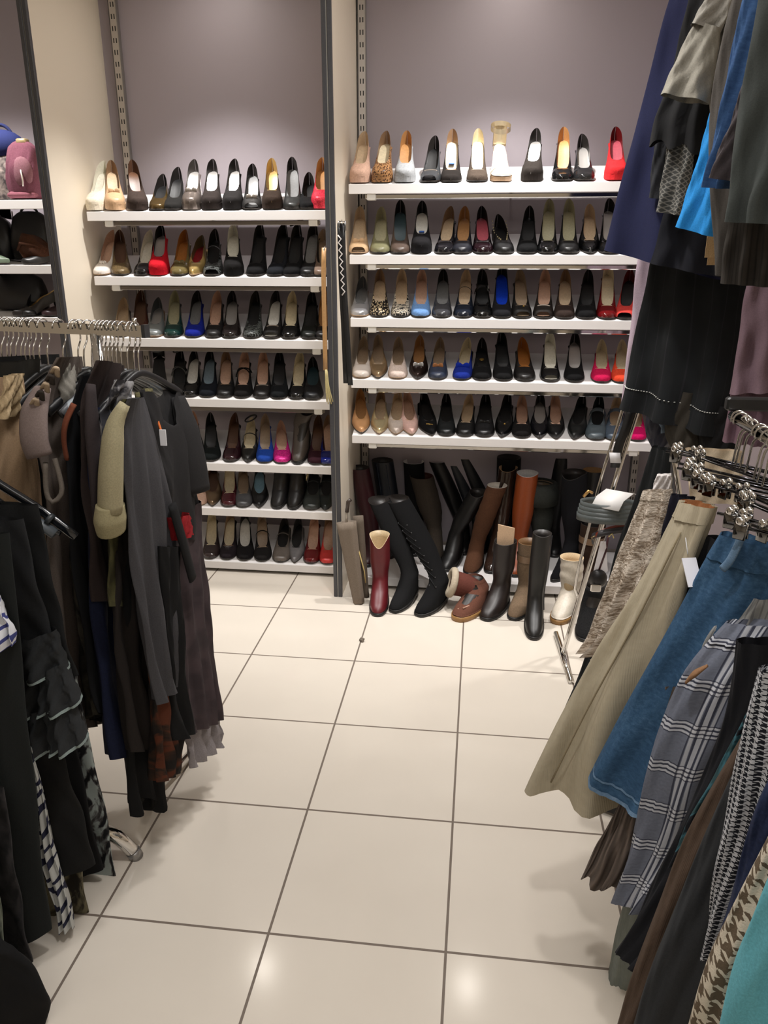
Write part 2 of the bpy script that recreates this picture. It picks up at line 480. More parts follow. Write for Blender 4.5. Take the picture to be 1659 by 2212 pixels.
# ================================================================== SHOES
def shoe_meshes(kind):
    """toe at the origin, heel towards +y; returns dict part -> (V, F)"""
    P = dict(L=.265, W=.0465, H=.085, plat=.0, toe=2.3, toel=.27, t0=.285, heel='block', q=3.2, tb=.036, wid=1.0)
    if kind == 'P': P.update(H=.11, plat=.020, L=.252, t0=.30, tb=.046)
    elif kind == 'H': P.update(H=.112, heel='stiletto', L=.262)
    elif kind == 'M': P.update(H=.082)
    elif kind == 'F': P.update(H=.045, heel='low')
    elif kind == 'Q': P.update(H=.088, toe=1.35, toel=.40, heel='stiletto', W=.046, t0=.30, q=2.4)
    elif kind == 'q': P.update(H=.055, toe=1.35, toel=.40, heel='low', W=.046, t0=.31, q=2.4)
    elif kind == 'O': P.update(H=.085, t0=.27)
    elif kind == 'W': P.update(H=.075, heel='wedge', t0=.30)
    elif kind == 'T': P.update(H=.06, toe=1.4, toel=.38, heel='stiletto', t0=.30)
    elif kind == 'J': P.update(H=.05, heel='low', t0=.31, W=.050)
    elif kind == 'S': P.update(H=.10, heel='stiletto', t0=.14, plat=.012)
    L, W, H = P['L'], P['W'], P['H']; SO = .004+P['plat']
    def zs(t): return SO + (.006*((.2-t)/.2)**2 if t < .2 else 0) + (H-P['plat'])*sstep(.30, .86, t)
    def hw(t):
        if t < P['toel']: q = (1-(1-t/P['toel'])**P['toe'])**(1/P['toe'])*W
        else: q = W + (W*.68-W)*sstep(P['toel'], .62, t) + W*.06*sstep(.62, .85, t)
        if t > .54: q *= max(0, 1-((t-.54)/.46)**1.7)**.78
        return max(q, .0004)
    def hd(t):
        h = P['tb']*(.62+.38*sstep(.03, .3, t))
        h += (.060-P['tb'])*sstep(.32, .6, t)+.05*sstep(.66, 1.0, t)
        return h*min(1, (t/.05+.12))**.5
    a_, b_ = .55, .9
    def pt(t, ph, side, sc=1.0, dz=0):
        return (side*hw(t)*sc*math.cos(ph)**a_, t*L*(1 if sc == 1 else 1)+(0 if sc == 1 else .0), zs(t)+dz+hd(t)*math.sin(ph)**b_)
    t0 = P['t0']
    def phio(t):
        if t <= t0: return PI/2
        k = .92*max(0, 1-((1-t)/(1-t0))**P['q'])**.5
        return math.acos(min(1, k)**(1/a_))
    ts = [t0*(i/12)**1.5 for i in range(13)]+[t0+(1-t0)*(1-math.cos(PI*.5*(i/9)))*.35 for i in range(1, 10)]
    tl = ts[-1]; ts += [tl+(1-tl)*math.sin(PI/2*i/12) for i in range(1, 13)]
    NP = 8
    def shell(tlist, sc, dz, hole=None):
        V, F = [], []
        for side in (-1, 1):
            o = len(V)
            for t in tlist:
                p0 = phio(t)
                for j in range(NP+1):
                    f = j/NP; s2 = 1 if j == NP else sc
                    V.append(pt(t, p0*f, side, s2 if sc != 1 else 1, dz*(1-f)))
            for i in range(len(tlist)-1):
                if hole and tlist[i+1] < hole: continue
                for j in range(NP):
                    q = [o+i*(NP+1)+j, o+(i+1)*(NP+1)+j, o+(i+1)*(NP+1)+j+1, o+i*(NP+1)+j+1]
                    F.append(tuple(q if side == 1 else q[::-1]))
        return V, F
    out = {}
    if kind == 'S':       # barely-there sandal: toe band, heel counter, ankle ring
        band = [[(math.cos(a)*(W+.002), .045+dy, zs(.2)+.038*math.sin(a)) for a in [PI*k/14 for k in range(15)]] for dy in (0, .018)]
        V = [p for r in band for p in r]; F = [(k, k+1, 15+k+1, 15+k) for k in range(14)]
        cnt = [[(math.cos(a)*.03, L*.86+.032*math.sin(a)*1.0, zs(.95)+dz) for a in [-.3+(PI+.6)*k/14 for k in range(15)]] for dz in (0, .095)]
        V2 = [p for r in cnt for p in r]; F2 = [(k, k+1, 15+k+1, 15+k) for k in range(14)]
        out['upper'] = (V, F); out['heel_counter'] = (V2, F2)
        ring = [[(.044*math.cos(a), L*.80+.042*math.sin(a), zs(.9)+.070+dz+.012*math.sin(a)) for a in [2*PI*k/24 for k in range(24)]] for dz in (0, .020)]
        out['ankle_strap'] = loft(ring)
    else:
        out['upper'] = shell(ts, 1, 0, .06 if kind == 'O' else None)
        tt = [t for t in ts if t >= t0-1e-6]
        out['lining'] = shell(tt, .965, .001)
    # footbed
    tf = [.03+.955*i/26 for i in range(27)]
    V, F = [], []
    for t in tf:
        for k in range(7): V.append((hw(t)*.93*(k/3-1), t*L, zs(t)+.0035+.002*abs(k/3-1)))
    for i in range(26):
        for k in range(6): F.append((i*7+k, i*7+k+1, i*7+8+k, i*7+7+k))
    out['insole'] = (V, F)
    # outsole
    rings = []
    tf = [0.0]+[.004+.992*(i/24) for i in range(25)]
    for t in tf:
        x = hw(t)*1.03; z1 = zs(t)+.001; th = .004+P['plat']*(1-sstep(.30, .55, t)); z0 = max(0, z1-th) if t > .3 else 0+max(0, z1-th-.001)
        rings.append([(-x, t*L, z0), (x, t*L, z0), (x, t*L, z1), (-x, t*L, z1)])
    out['sole'] = loft(rings, True, True)
    # heel
    if P['heel'] in ('stiletto', 'block', 'low'):
        r0 = W*.62; r1 = {'stiletto': .006, 'block': .015, 'low': .024}[P['heel']]
        rg = []
        for i in range(9):
            f = i/8; z = H*(1-f)+.0015*(f)
            if P['heel'] != 'low': r = r1+(r0-r1)*(1-f)**2.2
            else: r = r1+(r0-r1)*(1-f)
            yc = L*(.855 + (.035 if P['heel'] == 'stiletto' else .0)*f)
            rg.append([(r*math.cos(a)*1.0, yc+r*.98*math.sin(a), z if not (i == 0) else zs(.86+.1*math.sin(a))-.003) for a in [2*PI*k/14 for k in range(14)]])
        out['heel'] = loft(rg, True, True)
    else:
        rg = []
        for i in range(14):
            t = .42+.57*i/13; x = hw(t)*1.0; z1 = zs(t)-.003
            rg.append([(-x, t*L, 0), (x, t*L, 0), (x, t*L, z1), (-x, t*L, z1)])
        out['heel'] = loft(rg, True, True)
    out['_throat'] = (t0*L, zs(t0)+hd(t0)); out['_mid'] = (.52*L, zs(.52)+.062, hw(.52)); out['_zs'] = (L, H)
    return out


SHC = {}


def shoe_data(kind):
    if kind not in SHC:
        d = shoe_meshes(kind); r = {}
        for k, v in d.items():
            if k[0] == '_': r[k] = v; continue
            me = bpy.data.meshes.new('%s_%s' % (kind, k)); me.from_pydata([tuple(p) for p in v[0]], [], v[1])
            me.polygons.foreach_set('use_smooth', [k not in ('sole',)]*len(me.polygons))
            me.materials.append(None); me.update(); r[k] = me
        SHC[kind] = r
    return SHC[kind]


def inst(name, me, mat, parent):
    o = bpy.data.objects.new(name, me); COL.objects.link(o); o.parent = parent
    o.material_slots[0].link = 'OBJECT'; o.material_slots[0].material = mat
    return o


def ellipsoid(c, r, n=10, m=7):
    V = [(c[0]+r[0]*math.cos(2*PI*k/n)*math.sin(PI*(j+.02)/(m-.0+.04)), c[1]+r[1]*math.sin(2*PI*k/n)*math.sin(PI*(j+.02)/(m+.04)), c[2]+r[2]*math.cos(PI*(j+.02)/(m+.04))) for j in range(m+1) for k in range(n)]
    F = [(j*n+k, j*n+(k+1) % n, (j+1)*n+(k+1) % n, (j+1)*n+k) for j in range(m) for k in range(n)]
    return V, F


INS = {'cream': ((214, 200, 168), 'l'), 'white': ((228, 224, 214), 'l'), 'beige': ((205, 180, 148), 'l'), 'pink': ((204, 166, 142), 'l'), 'tan': ((178, 130, 80), 'l'), 'black': ((20, 20, 21), 'l'),
       'silver': ((196, 192, 188), 'm'), 'grey': ((120, 120, 120), 'l'), 'khaki': ((176, 170, 138), 'l'), 'gold': ((206, 178, 120), 'm'), 'red': ((150, 28, 34), 'l'), 'rose': ((190, 84, 98), 'l'), 'blue': ((20, 60, 190), 's'),
       'sky': ((130, 170, 190), 'l'), 'taupe': ((164, 142, 118), 'l'), 'orange': ((176, 112, 48), 'l'), 'brown': ((96, 66, 48), 'l'), 'ivory': ((226, 222, 206), 'l'), 'teal': ((40, 66, 74), 'l'), 'bluegrey': ((120, 136, 146), 'l')}
BLK = (17, 17, 18)
ANIM = pattern('animal', (190, 172, 140), (30, 26, 24)); ZEB = pattern('zebra', (30, 29, 30), (200, 190, 172)); BRZ = pattern('animal', (70, 46, 30), (150, 110, 72)); EMB = pattern('zebra', (14, 14, 15), (96, 100, 98))


def ornament(t, orn, d, um):
    ty, tz = d['_throat']; my, mz, mw = d['_mid']
    G = lambda c, f: M(c, f)
    for o in orn.split('+'):
        if o in ('bow', 'bluebow', 'tanbow', 'crystalbow', 'silverbow'):
            bm = {'bow': um, 'bluebow': G((20, 44, 150), 's'), 'tanbow': G((160, 104, 60), 'l'), 'crystalbow': G((205, 205, 205), 'm'), 'silverbow': G((160, 152, 144), 'm')}[o]
            c = (0, ty-.004, tz+.003); s = 1.25 if o == 'bluebow' else .95
            lobes = []
            for sx in (-1, 1):
                rg = []
                for i in range(6):
                    f = i/5; hh = .004+.011*math.sin(PI*min(1, f*.75+.05))
                    rg.append([(c[0]+sx*f*.026*s, c[1]+.0035*math.cos(a)-.004*f, c[2]+hh*s*math.sin(a)) for a in [2*PI*k/8 for k in range(8)]])
                lobes.append(loft(rg, True, True))
            b = mk('bow', join(*lobes), bm, t); mk('knot', ellipsoid(c, (.006, .006, .008)), bm, b)
        elif o == 'strap':
            rg = [[(math.cos(a)*(mw+.002), my+dy, mz-.034+.040*math.sin(a)) for a in [PI*k/14 for k in range(15)]] for dy in (0, .010)]
            mk('strap', ([p for r in rg for p in r], [(k, k+1, 16+k, 15+k) for k in range(14)]), um, t)
        elif o == 'widestrap':
            rg = [[(math.cos(a)*(mw+.003), my-.012+dy, mz-.034+.044*math.sin(a)+.006*math.sin(PI*dy/.036)) for a in [PI*k/14 for k in range(15)]] for dy in (0, .012, .024, .036)]
            st = mk('strap', loft(rg, closed=False), um, t)
            mk('buckle', tube(arc((mw*.7, my+.004, mz), .012, 0, 2*PI, 14, 'yz'), .0022, 6), G((150, 150, 150), 'm'), st)
        elif o == 'cross':
            for sg in (-1, 1):
                P = [(sg*mw*math.cos(a)*1.02, my-.02+.05*k/12, mz-.032+.036*math.sin(a)) for k, a in [(k, PI*k/12) for k in range(13)]]
                mk('strap', tube(P, .0035, 6), um, t)
        elif o == 'anklestrap':
            y0 = d['_zs'][0]*.86; z0 = d['_zs'][1]+.075
            mk('ankle_strap', tube([(.03*math.cos(a), y0+.03*math.sin(a)-.006, z0+.012*math.cos(a)) for a in [2*PI*k/20 for k in range(21)]], .004, 6, False), um, t)
        elif o == 'flower':
            mk('flower', join(*[ellipsoid((.012*math.cos(a), ty-.004+.006*math.sin(a), tz+.004), (.007, .005, .007), 7, 5) for a in [2*PI*k/6 for k in range(6)]]), um, t)
        elif o == 'crystals':
            mk('crystal_band', join(*[ellipsoid(((k-3.5)*.007, ty-.006-.010*j, tz-.001-.003*j-.10*((k-3.5)*.007)**2*60), (.0022, .0022, .0022), 5, 3) for k in range(8) for j in range(4)]), G((225, 222, 215), 'm'), t)
        elif o in ('goldring', 'goldbar', 'emblem', 'button'):
            if o == 'goldring': v = tube(arc((.012, ty+.01, tz+.012), .016, 0, 2*PI, 16, 'xz'), .003, 6)
            elif o == 'goldbar': v = tube([(-.02, ty-.022, tz-.004), (.012, ty-.03, tz-.006)], .0035, 6)
            elif o == 'emblem': v = ellipsoid((0, my+.03, mz-.045), (.012, .016, .004))
            else: v = ellipsoid((.006, ty-.012, tz), (.005, .005, .004))
            mk('buckle' if o == 'goldring' else 'trim_piece' if o == 'goldbar' else 'logo_patch' if o == 'emblem' else 'button', v, G((196, 160, 84), 'm'), t)
        elif o == 'tag':
            mk('size_label', box(-.012, .012, my-.01, my+.035, mz-.052, mz-.050), G((70, 110, 190) if um else (0, 0, 0), 'f'), t)
        elif o == 'stitch':
            V = []
            for sx in (-1, 1):
                for i in range(9):
                    f = i/8; V.append(ellipsoid((sx*.031*min(1, .45+f), ty+.004+.14*f, tz+.004-.006*f+.05*f*f), (.003, .004, .004), 6, 4))
            mk('whipstitch', join(*V), G((205, 190, 150), 'f'), t)
        elif o == 'bead':
            mk('bead_trim', tube([(.028*math.cos(a), ty-.002+.004*math.sin(a), tz-.004+.004*math.sin(a)) for a in [PI*k/10 for k in range(11)]], .0035, 6), G((150, 140, 130), 'm'), t)


def make_shoe(kind, um, ins, lin_m, sole_m, label, cat='shoe', group=None, orn='', loc=(0, 0, 0), rot=(0, 0, 0)):
    d = shoe_data(kind)
    nm = {'F': 'flat_shoe', 'q': 'flat_shoe', 'J': 'flat_shoe', 'S': 'heeled_sandal', 'O': 'peep_toe_shoe', 'T': 'slingback_shoe', 'W': 'wedge_shoe'}.get(kind, 'court_shoe')
    t = thing(nm, label, cat, loc, rot, group)
    inst('upper', d['upper'], um, t)
    if 'lining' in d: inst('lining', d['lining'], lin_m, t)
    if 'heel_counter' in d: inst('heel_counter', d['heel_counter'], um, t)
    if 'ankle_strap' in d: inst('ankle_strap', d['ankle_strap'], um, t)
    inst('insole', d['insole'], ins, t); inst('sole', d['sole'], sole_m, t); inst('heel', d['heel'], um if kind != 'F' else sole_m, t)
    if orn: ornament(t, orn, d, um)
    return t


# row, then shoes left to right: toe px, heel-top px, kind, colour, finish, insole, ornament, words
RW = {
 'R0': [(774, 790, 'P', (196, 160, 140), 's', 'beige', '', 'nude pink suede platform shoe'), (821, 837, 'P', 'BRZ', '', 'cream', '', 'bronze snakeskin platform shoe with cream insole'),
  (873, 880, 'P', (148, 150, 152), 's', 'tan', '', 'blue-grey suede shoe with tan insole'), (926, 942, 'O', (58, 60, 62), 'p', 'black', 'bead', 'pewter grey peep-toe shoe with dark insole'),
  (974, 978, 'H', (34, 30, 28), 's', 'cream', 'tag', 'tall black suede shoe with cream insole'), (1031, 1033, 'H', (72, 62, 54), 's', 'cream', '', 'dark taupe suede shoe with cream insole'),
  (1085, 1077, 'S', (206, 190, 160), 'm', 'white', '', 'shiny gold ankle-strap sandal'), (1146, 1160, 'P', (46, 41, 38), 's', 'silver', '', 'charcoal suede platform shoe with pale insole'),
  (1215, 1217, 'H', BLK, 'p', 'tan', '', 'very tall black patent shoe with tan insole'), (1265, 1255, 'M', (30, 30, 31), 'p', 'silver', '', 'black glossy shoe with pewter inside'), (1332, 1328, 'P', (196, 40, 44), 's', 'rose', '', 'bright red suede platform shoe')],
 'R1': [(774, 779, 'O', (196, 164, 128), 'l', 'beige', 'bow', 'nude leather peep-toe shoe'), (820, 825, 'M', (118, 116, 86), 'l', 'khaki', '', 'olive leather shoe'), (864, 865, 'H', (84, 70, 62), 'l', 'teal', '', 'brown shoe with dark teal inside'),
  (910, 912, 'P', (26, 25, 27), 's', 'white', 'tag', 'black suede shoe with blue-printed insole'), (956, 976, 'M', (24, 23, 27), 'p', 'beige', '', 'black patent shoe with beige insole'), (997, 1005, 'M', (26, 28, 36), 'l', 'tan', '', 'navy-black leather shoe with tan insole'),
  (1045, 1039, 'M', (30, 14, 20), 'p', 'rose', '', 'oxblood patent shoe with rose-red insole'), (1093, 1073, 'F', (19, 19, 20), 'l', 'black', 'stitch', 'black shoe edged with cream whipstitch'), (1138, 1144, 'M', BLK, 's', 'black', '', 'all-black suede shoe'),
  (1183, 1186, 'H', BLK, 'p', 'khaki', '', 'black patent shoe with khaki-beige insole'), (1230, 1227, 'H', BLK, 'l', 'khaki', '', 'black leather shoe with pale khaki insole'), (1275, 1271, 'Q', (18, 18, 19), 'p', 'beige', '', 'black patent pointed shoe with beige insole'), (1318, 1314, 'H', BLK, 'p', 'silver', '', 'black heeled shoe partly behind the navy dress')],
 'R2': [(776, 785, 'F', (180, 180, 184), 'm', 'grey', '', 'silver metallic flat shoe'), (820, 821, 'M', 'ANIM', '', 'beige', 'bow', 'leopard print shoe with bow'), (865, 869, 'M', 'ZEB', '', 'beige', '', 'black and cream zebra print shoe'),
  (908, 912, 'M', (104, 142, 192), 's', 'pink', '', 'light blue suede shoe'), (954, 958, 'M', (62, 62, 66), 'p', 'grey', '', 'dark grey patent shoe with grey insole'), (999, 1009, 'M', (28, 33, 44), 'p', 'beige', 'strap', 'navy patent strapped shoe with beige insole'),
  (1043, 1041, 'M', BLK, 'p', 'black', 'widestrap', 'glossy black patent strapped shoe'), (1085, 1083, 'H', (24, 24, 28), 's', 'blue', '', 'black suede shoe with cobalt blue insole'), (1130, 1120, 'O', (24, 23, 23), 'l', 'taupe', 'button', 'black peep-toe shoe with button'),
  (1173, 1178, 'O', (34, 30, 28), 'l', 'pink', 'bead', 'black peep-toe shoe with studded edge'), (1219, 1221, 'M', (46, 36, 32), 's', 'beige', '', 'dark brown suede shoe with beige insole'), (1265, 1271, 'M', BLK, 's', 'black', '', 'black shoe with black insole'),
  (1312, 1312, 'H', (98, 14, 18), 'p', 'cream', '', 'dark red patent shoe with cream insole'), (1348, 1362, 'O', (194, 62, 56), 's', 'black', '', 'coral red square-toe shoe with black insole')],
 'R3': [(780, 787, 'F', (200, 190, 182), 'p', 'taupe', '', 'off-white patent flat shoe'), (817, 817, 'q', (152, 128, 98), 'm', 'taupe', '', 'bronze pointed flat shoe'), (859, 861, 'F', (204, 186, 176), 's', 'taupe', '', 'pale pink flat shoe'),
  (902, 908, 'q', (44, 32, 28), 'm', 'tan', 'crystalbow', 'dark brown pointed flat with crystal bow'), (944, 952, 'F', (44, 52, 70), 'l', 'taupe', 'tanbow', 'navy flat shoe with tan bow'), (995, 1013, 'F', (24, 42, 128), 's', 'cream', 'bluebow', 'royal blue satin flat with big bow'),
  (1041, 1041, 'F', BLK, 's', 'black', 'emblem', 'black flat shoe with gold emblem inside'), (1089, 1081, 'M', (20, 20, 21), 's', 'black', '', 'black suede shoe with embossed toe'), (1136, 1126, 'J', (22, 20, 20), 'l', 'orange', '', 'black leather shoe with orange-tan insole'),
  (1190, 1186, 'O', (20, 20, 21), 'p', 'ivory', '', 'black patent peep-toe with ivory insole'), (1241, 1241, 'M', BLK, 's', 'silver', '', 'black suede shoe with silver insole'), (1299, 1299, 'F', (188, 24, 74), 's', 'cream', '', 'fuchsia suede flat shoe'), (1342, 1343, 'F', (214, 70, 44), 's', 'cream', '', 'orange-red flat shoe')],
 'R4': [(781, 778, 'q', (196, 148, 104), 'p', 'tan', '', 'tan patent pointed shoe'), (819, 824, 'q', (206, 190, 150), 'm', 'beige', '', 'pale gold metallic pointed shoe'), (855, 861, 'T', (190, 176, 166), 'l', 'beige', 'anklestrap', 'beige ankle-strap shoe'),
  (890, 876, 'q', (216, 178, 168), 'l', 'pink', '', 'blush pink pointed shoe'), (934, 909, 'q', BLK, 's', 'black', 'goldbar', 'black pointed flat with gold trim'), (964, 964, 'F', (18, 22, 24), 'l', 'black', '', 'plain black leather flat shoe'),
  (1002, 1017, 'F', BLK, 'l', 'beige', '', 'black ballerina with beige insole'), (1045, 1050, 'J', (20, 20, 22), 'l', 'black', 'bow', 'black leather loafer with small bow'), (1083, 1100, 'q', BLK, 'p', 'black', 'button', 'black patent pointed flat shoe'),
  (1127, 1127, 'F', (22, 20, 20), 's', 'pink', '', 'black suede flat with pink-beige insole'), (1165, 1167, 'q', (20, 20, 24), 'p', 'silver', '', 'black pointed patent flat with silver insole'), (1201, 1198, 'q', BLK, 'l', 'pink', '', 'black pointed flat with beige insole'),
  (1239, 1262, 'q', (20, 22, 22), 'l', 'black', '', 'all-black pointed leather flat'), (1285, 1296, 'J', (78, 88, 94), 'l', 'black', 'widestrap', 'slate grey leather shoe with wide buckled strap'), (1326, 1334, 'J', (74, 86, 100), 'l', 'beige', 'widestrap', 'slate blue strapped shoe behind the chrome poles'),
  (1377, 1370, 'F', (198, 18, 92), 's', 'beige', '', 'hot pink suede flat shoe')],
 'L0': [(201, 211, 'P', (220, 210, 190), 's', 'ivory', '', 'ivory satin platform shoe'), (251, 240, 'P', (196, 160, 124), 'l', 'beige', 'bow', 'beige ruched platform shoe'), (301, 284, 'P', (56, 46, 42), 's', 'brown', '', 'dark brown suede platform shoe'),
  (340, 355, 'F', (88, 70, 40), 'm', 'black', '', 'small gold and black flat shoe'), (371, 388, 'W', (30, 29, 28), 's', 'black', '', 'wide black suede wedge shoe'), (412, 423, 'P', (120, 110, 104), 'm', 'silver', 'silverbow', 'pewter shoe with satin bow'),
  (455, 462, 'P', (44, 38, 36), 's', 'silver', '', 'dark lace platform shoe with silver insole'), (500, 510, 'P', (36, 34, 34), 's', 'silver', '', 'charcoal suede platform shoe with silver insole'), (543, 547, 'O', (38, 37, 36), 'l', 'grey', 'silverbow', 'low black peep-toe with grey bow'),
  (588, 588, 'P', (46, 36, 30), 's', 'gold', '', 'dark brown suede platform with gold insole'), (634, 631, 'H', (32, 33, 32), 'l', 'grey', '', 'black leather shoe with dark grey insole'), (666, 668, 'F', BLK, 's', 'black', '', 'low black shoe behind its neighbours'), (693, 697, 'P', (206, 30, 50), 'g', 'tan', '', 'red glitter platform shoe by the middle post')],
 'L1': [(213, 222, 'M', (226, 218, 210), 'l', 'pink', 'flower', 'white leather shoe with flower trim'), (261, 260, 'M', (92, 74, 44), 'g', 'brown', '', 'bronze glitter shoe'), (304, 330, 'M', (22, 21, 22), 'p', 'ivory', '', 'black patent shoe leaning right with cream insole'),
  (340, 352, 'P', (182, 20, 34), 's', 'silver', '', 'red suede platform shoe'), (383, 404, 'M', (104, 92, 58), 'p', 'orange', 'bow', 'olive patent shoe with bow'), (416, 440, 'q', (206, 176, 112), 'm', 'red', '', 'gold leather pointed shoe with red insole'),
  (457, 467, 'O', 'EMB', '', 'black', 'strap', 'black and silver snake print sandal'), (504, 505, 'P', (22, 21, 21), 's', 'ivory', '', 'tall black suede shoe with ivory insole'), (548, 567, 'H', BLK, 's', 'black', '', 'all-black suede heel leaning right'),
  (590, 620, 'H', (24, 26, 30), 's', 'black', '', 'blue-black suede heel leaning right'), (627, 648, 'H', BLK, 's', 'black', 'anklestrap', 'tall black ankle-strap heel'), (664, 682, 'H', BLK, 'l', 'grey', '', 'black leather heel with grey insole'), (694, 700, 'M', (120, 100, 86), 'l', 'taupe', '', 'taupe shoe half hidden by the middle post')],
 'L2': [(262, 270, 'F', (176, 156, 132), 's', 'beige', '', 'beige suede shoe behind the chrome rail end'), (299, 308, 'M', (70, 32, 20), 'l', 'brown', '', 'chestnut brown shoe above the chrome rail'), (332, 345, 'F', (160, 166, 166), 'm', 'silver', '', 'silver-grey metallic shoe'),
  (372, 381, 'M', (24, 52, 48), 'p', 'khaki', '', 'dark green patent shoe with khaki insole'), (416, 430, 'M', (22, 34, 128), 's', 'grey', '', 'royal blue suede shoe with grey insole'), (459, 474, 'M', (24, 22, 22), 'l', 'pink', '', 'black leather shoe with pinkish insole'),
  (497, 504, 'M', (34, 28, 28), 'p', 'silver', '', 'dark brown patent shoe with silvery insole'), (542, 556, 'M', 'EMB', '', 'black', '', 'black shoe with white embroidered toe'), (585, 600, 'O', (24, 22, 22), 'l', 'white', 'bead', 'black peep-toe with pale insole'),
  (625, 634, 'M', BLK, 'p', 'cream', '', 'black patent shoe with cream insole'), (668, 676, 'M', (18, 22, 20), 'l', 'black', '', 'greenish black leather shoe'), (698, 704, 'M', (24, 22, 22), 'l', 'tan', '', 'black shoe half hidden by the tan belt')],
 'L3': [(340, 345, 'S', (30, 28, 28), 'l', 'black', '', 'black strappy sandal partly behind the hangers'), (384, 392, 'O', (28, 28, 28), 'l', 'black', 'cross+anklestrap', 'black cross-strap sandal'), (410, 424, 'M', BLK, 'p', 'white', '', 'black patent shoe with white insole'),
  (447, 457, 'M', (22, 24, 30), 's', 'bluegrey', '', 'dark navy suede shoe with pale blue insole'), (485, 491, 'M', (22, 21, 22), 'l', 'pink', '', 'black leather shoe with beige insole'), (522, 532, 'M', (22, 20, 20), 's', 'pink', 'cross', 'black suede cross-strap shoe'),
  (565, 571, 'M', (24, 21, 21), 'l', 'pink', 'bead', 'black shoe with tan-pink insole'), (602, 605, 'M', (20, 22, 24), 's', 'black', '', 'all-black suede shoe'), (640, 651, 'M', BLK, 'p', 'cream', '', 'black patent shoe with yellowish insole'), (676, 676, 'J', (20, 22, 26), 'l', 'teal', '', 'round black shoe with blue-black insole')],
 'L4': [(423, 417, 'Q', (30, 27, 27), 'p', 'pink', '', 'black patent pointed shoe with pink insole'), (457, 455, 'M', (18, 22, 22), 's', 'black', '', 'all-black suede shoe'), (497, 511, 'M', (40, 18, 24), 'p', 'brown', '', 'burgundy-black patent shoe'), (535, 546, 'T', (26, 25, 24), 'l', 'cream', 'strap+anklestrap', 'black slingback with cream insole'),
  (572, 574, 'M', (30, 64, 146), 's', 'taupe', '', 'bright blue suede shoe'), (610, 607, 'F', (236, 20, 116), 'g', 'pink', '', 'hot pink glitter flat shoe'), (682, 690, 'M', (52, 26, 34), 's', 'brown', '', 'plum suede shoe'), (707, 710, 'M', (22, 32, 110), 'p', 'pink', '', 'cobalt patent shoe against the middle post')],
 'L5': [(430, 432, 'F', (196, 160, 140), 'l', 'beige', 'bow', 'pale pink flat shoe with bow'), (459, 462, 'q', (120, 100, 78), 'm', 'brown', '', 'taupe pointed shoe'), (495, 498, 'M', (66, 20, 28), 'p', 'cream', '', 'burgundy patent shoe with cream insole'), (527, 525, 'F', (72, 72, 74), 'l', 'taupe', '', 'grey flat with taupe insole'),
  (560, 561, 'q', BLK, 'l', 'sky', '', 'black pointed shoe with sky blue insole'), (673, 681, 'J', (46, 50, 48), 'l', 'black', 'strap', 'grey-black leather shoe'), (703, 708, 'q', (34, 40, 40), 'l', 'black', 'strap', 'black leather shoe by the middle post')],
 'L6': [(454, 461, 'M', (48, 38, 38), 'p', 'cream', '', 'dark brown patent shoe with cream insole'), (490, 502, 'M', (34, 28, 32), 's', 'cream', 'crystals', 'black shoe with crystal toe'), (529, 530, 'M', (22, 20, 21), 's', 'white', '', 'black suede shoe with white insole'), (568, 566, 'M', (28, 26, 26), 's', 'taupe', 'strap', 'black suede shoe with taupe insole'),
  (606, 618, 'J', (100, 92, 86), 'l', 'black', 'strap', 'taupe grey lace-up style shoe'), (636, 648, 'q', (112, 110, 112), 'l', 'black', '', 'light grey pointed shoe'), (671, 683, 'M', (92, 18, 22), 'p', 'pink', '', 'dark red patent shoe'), (707, 713, 'M', (206, 60, 58), 'l', 'pink', '', 'coral red shoe against the middle post')],
}
ORD = ['first', 'second', 'third', 'fourth', 'fifth', 'sixth', 'seventh', 'eighth', 'ninth', 'tenth', 'eleventh', 'twelfth', 'thirteenth', 'fourteenth', 'fifteenth', 'sixteenth']
SOLEM = M((40, 34, 30), 'l')
SPEC = {'ANIM': ANIM, 'ZEB': ZEB, 'BRZ': BRZ, 'EMB': EMB}


def shoe_label(words, n, bay, row):
    lb = '%s, %s from left on %s bay %s shelf' % (words, ORD[n], bay, row)
    if len(lb.split()) > 16: lb = '%s, %s on %s bay %s shelf' % (words, ORD[n], bay, row)
    return lb


for key, lst in RW.items():
    bay = 'right' if key[0] == 'R' else 'left'; ri = int(key[1]); z = (RR if bay == 'right' else LR)[ri]
    rown = (NTH[ri] if bay == 'left' else ['top', 'second', 'third', 'fourth', 'lowest shoe'][ri])
    rown = rown.replace(' shoe', '')
    for n, (tp, hp, kind, c, fin, ins, orn, words) in enumerate(lst):
        y0 = YF+.016; z0 = z+.005+.004*0
        d = shoe_data(kind); L, H = d['_zs']
        xt = xat(tp, y0, z0)
        yh = y0+L*math.cos(SL)-H*math.sin(SL)*.8; zh = z0+L*math.sin(SL)+(H+.05)*math.cos(SL)
        xh = xat(hp, yh, zh)
        if bay == 'left': xt = max(xt, XL+.055); xh = max(xh, XL+.050)
        yaw = -math.atan2(xh-xt, yh-y0)
        um = SPEC[c] if isinstance(c, str) else M(c, fin)
        ic, fi = INS[ins]; im = M(ic, fi)
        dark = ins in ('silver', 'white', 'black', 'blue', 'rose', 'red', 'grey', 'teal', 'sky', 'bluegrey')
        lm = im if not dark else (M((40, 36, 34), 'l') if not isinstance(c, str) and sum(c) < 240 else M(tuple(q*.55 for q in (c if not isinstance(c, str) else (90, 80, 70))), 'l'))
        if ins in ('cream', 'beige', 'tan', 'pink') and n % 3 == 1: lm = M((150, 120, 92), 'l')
        make_shoe(kind, um, im, lm, um if kind == 'P' else SOLEM if not (not isinstance(c, str) and sum(c) > 480) else M((170, 140, 110), 'l'), shoe_label(words, n, bay, rown), 'shoe', 'shoes on the %s bay %s shelf' % (bay, rown), orn, (xt, y0, z0), (SL, 0, yaw))


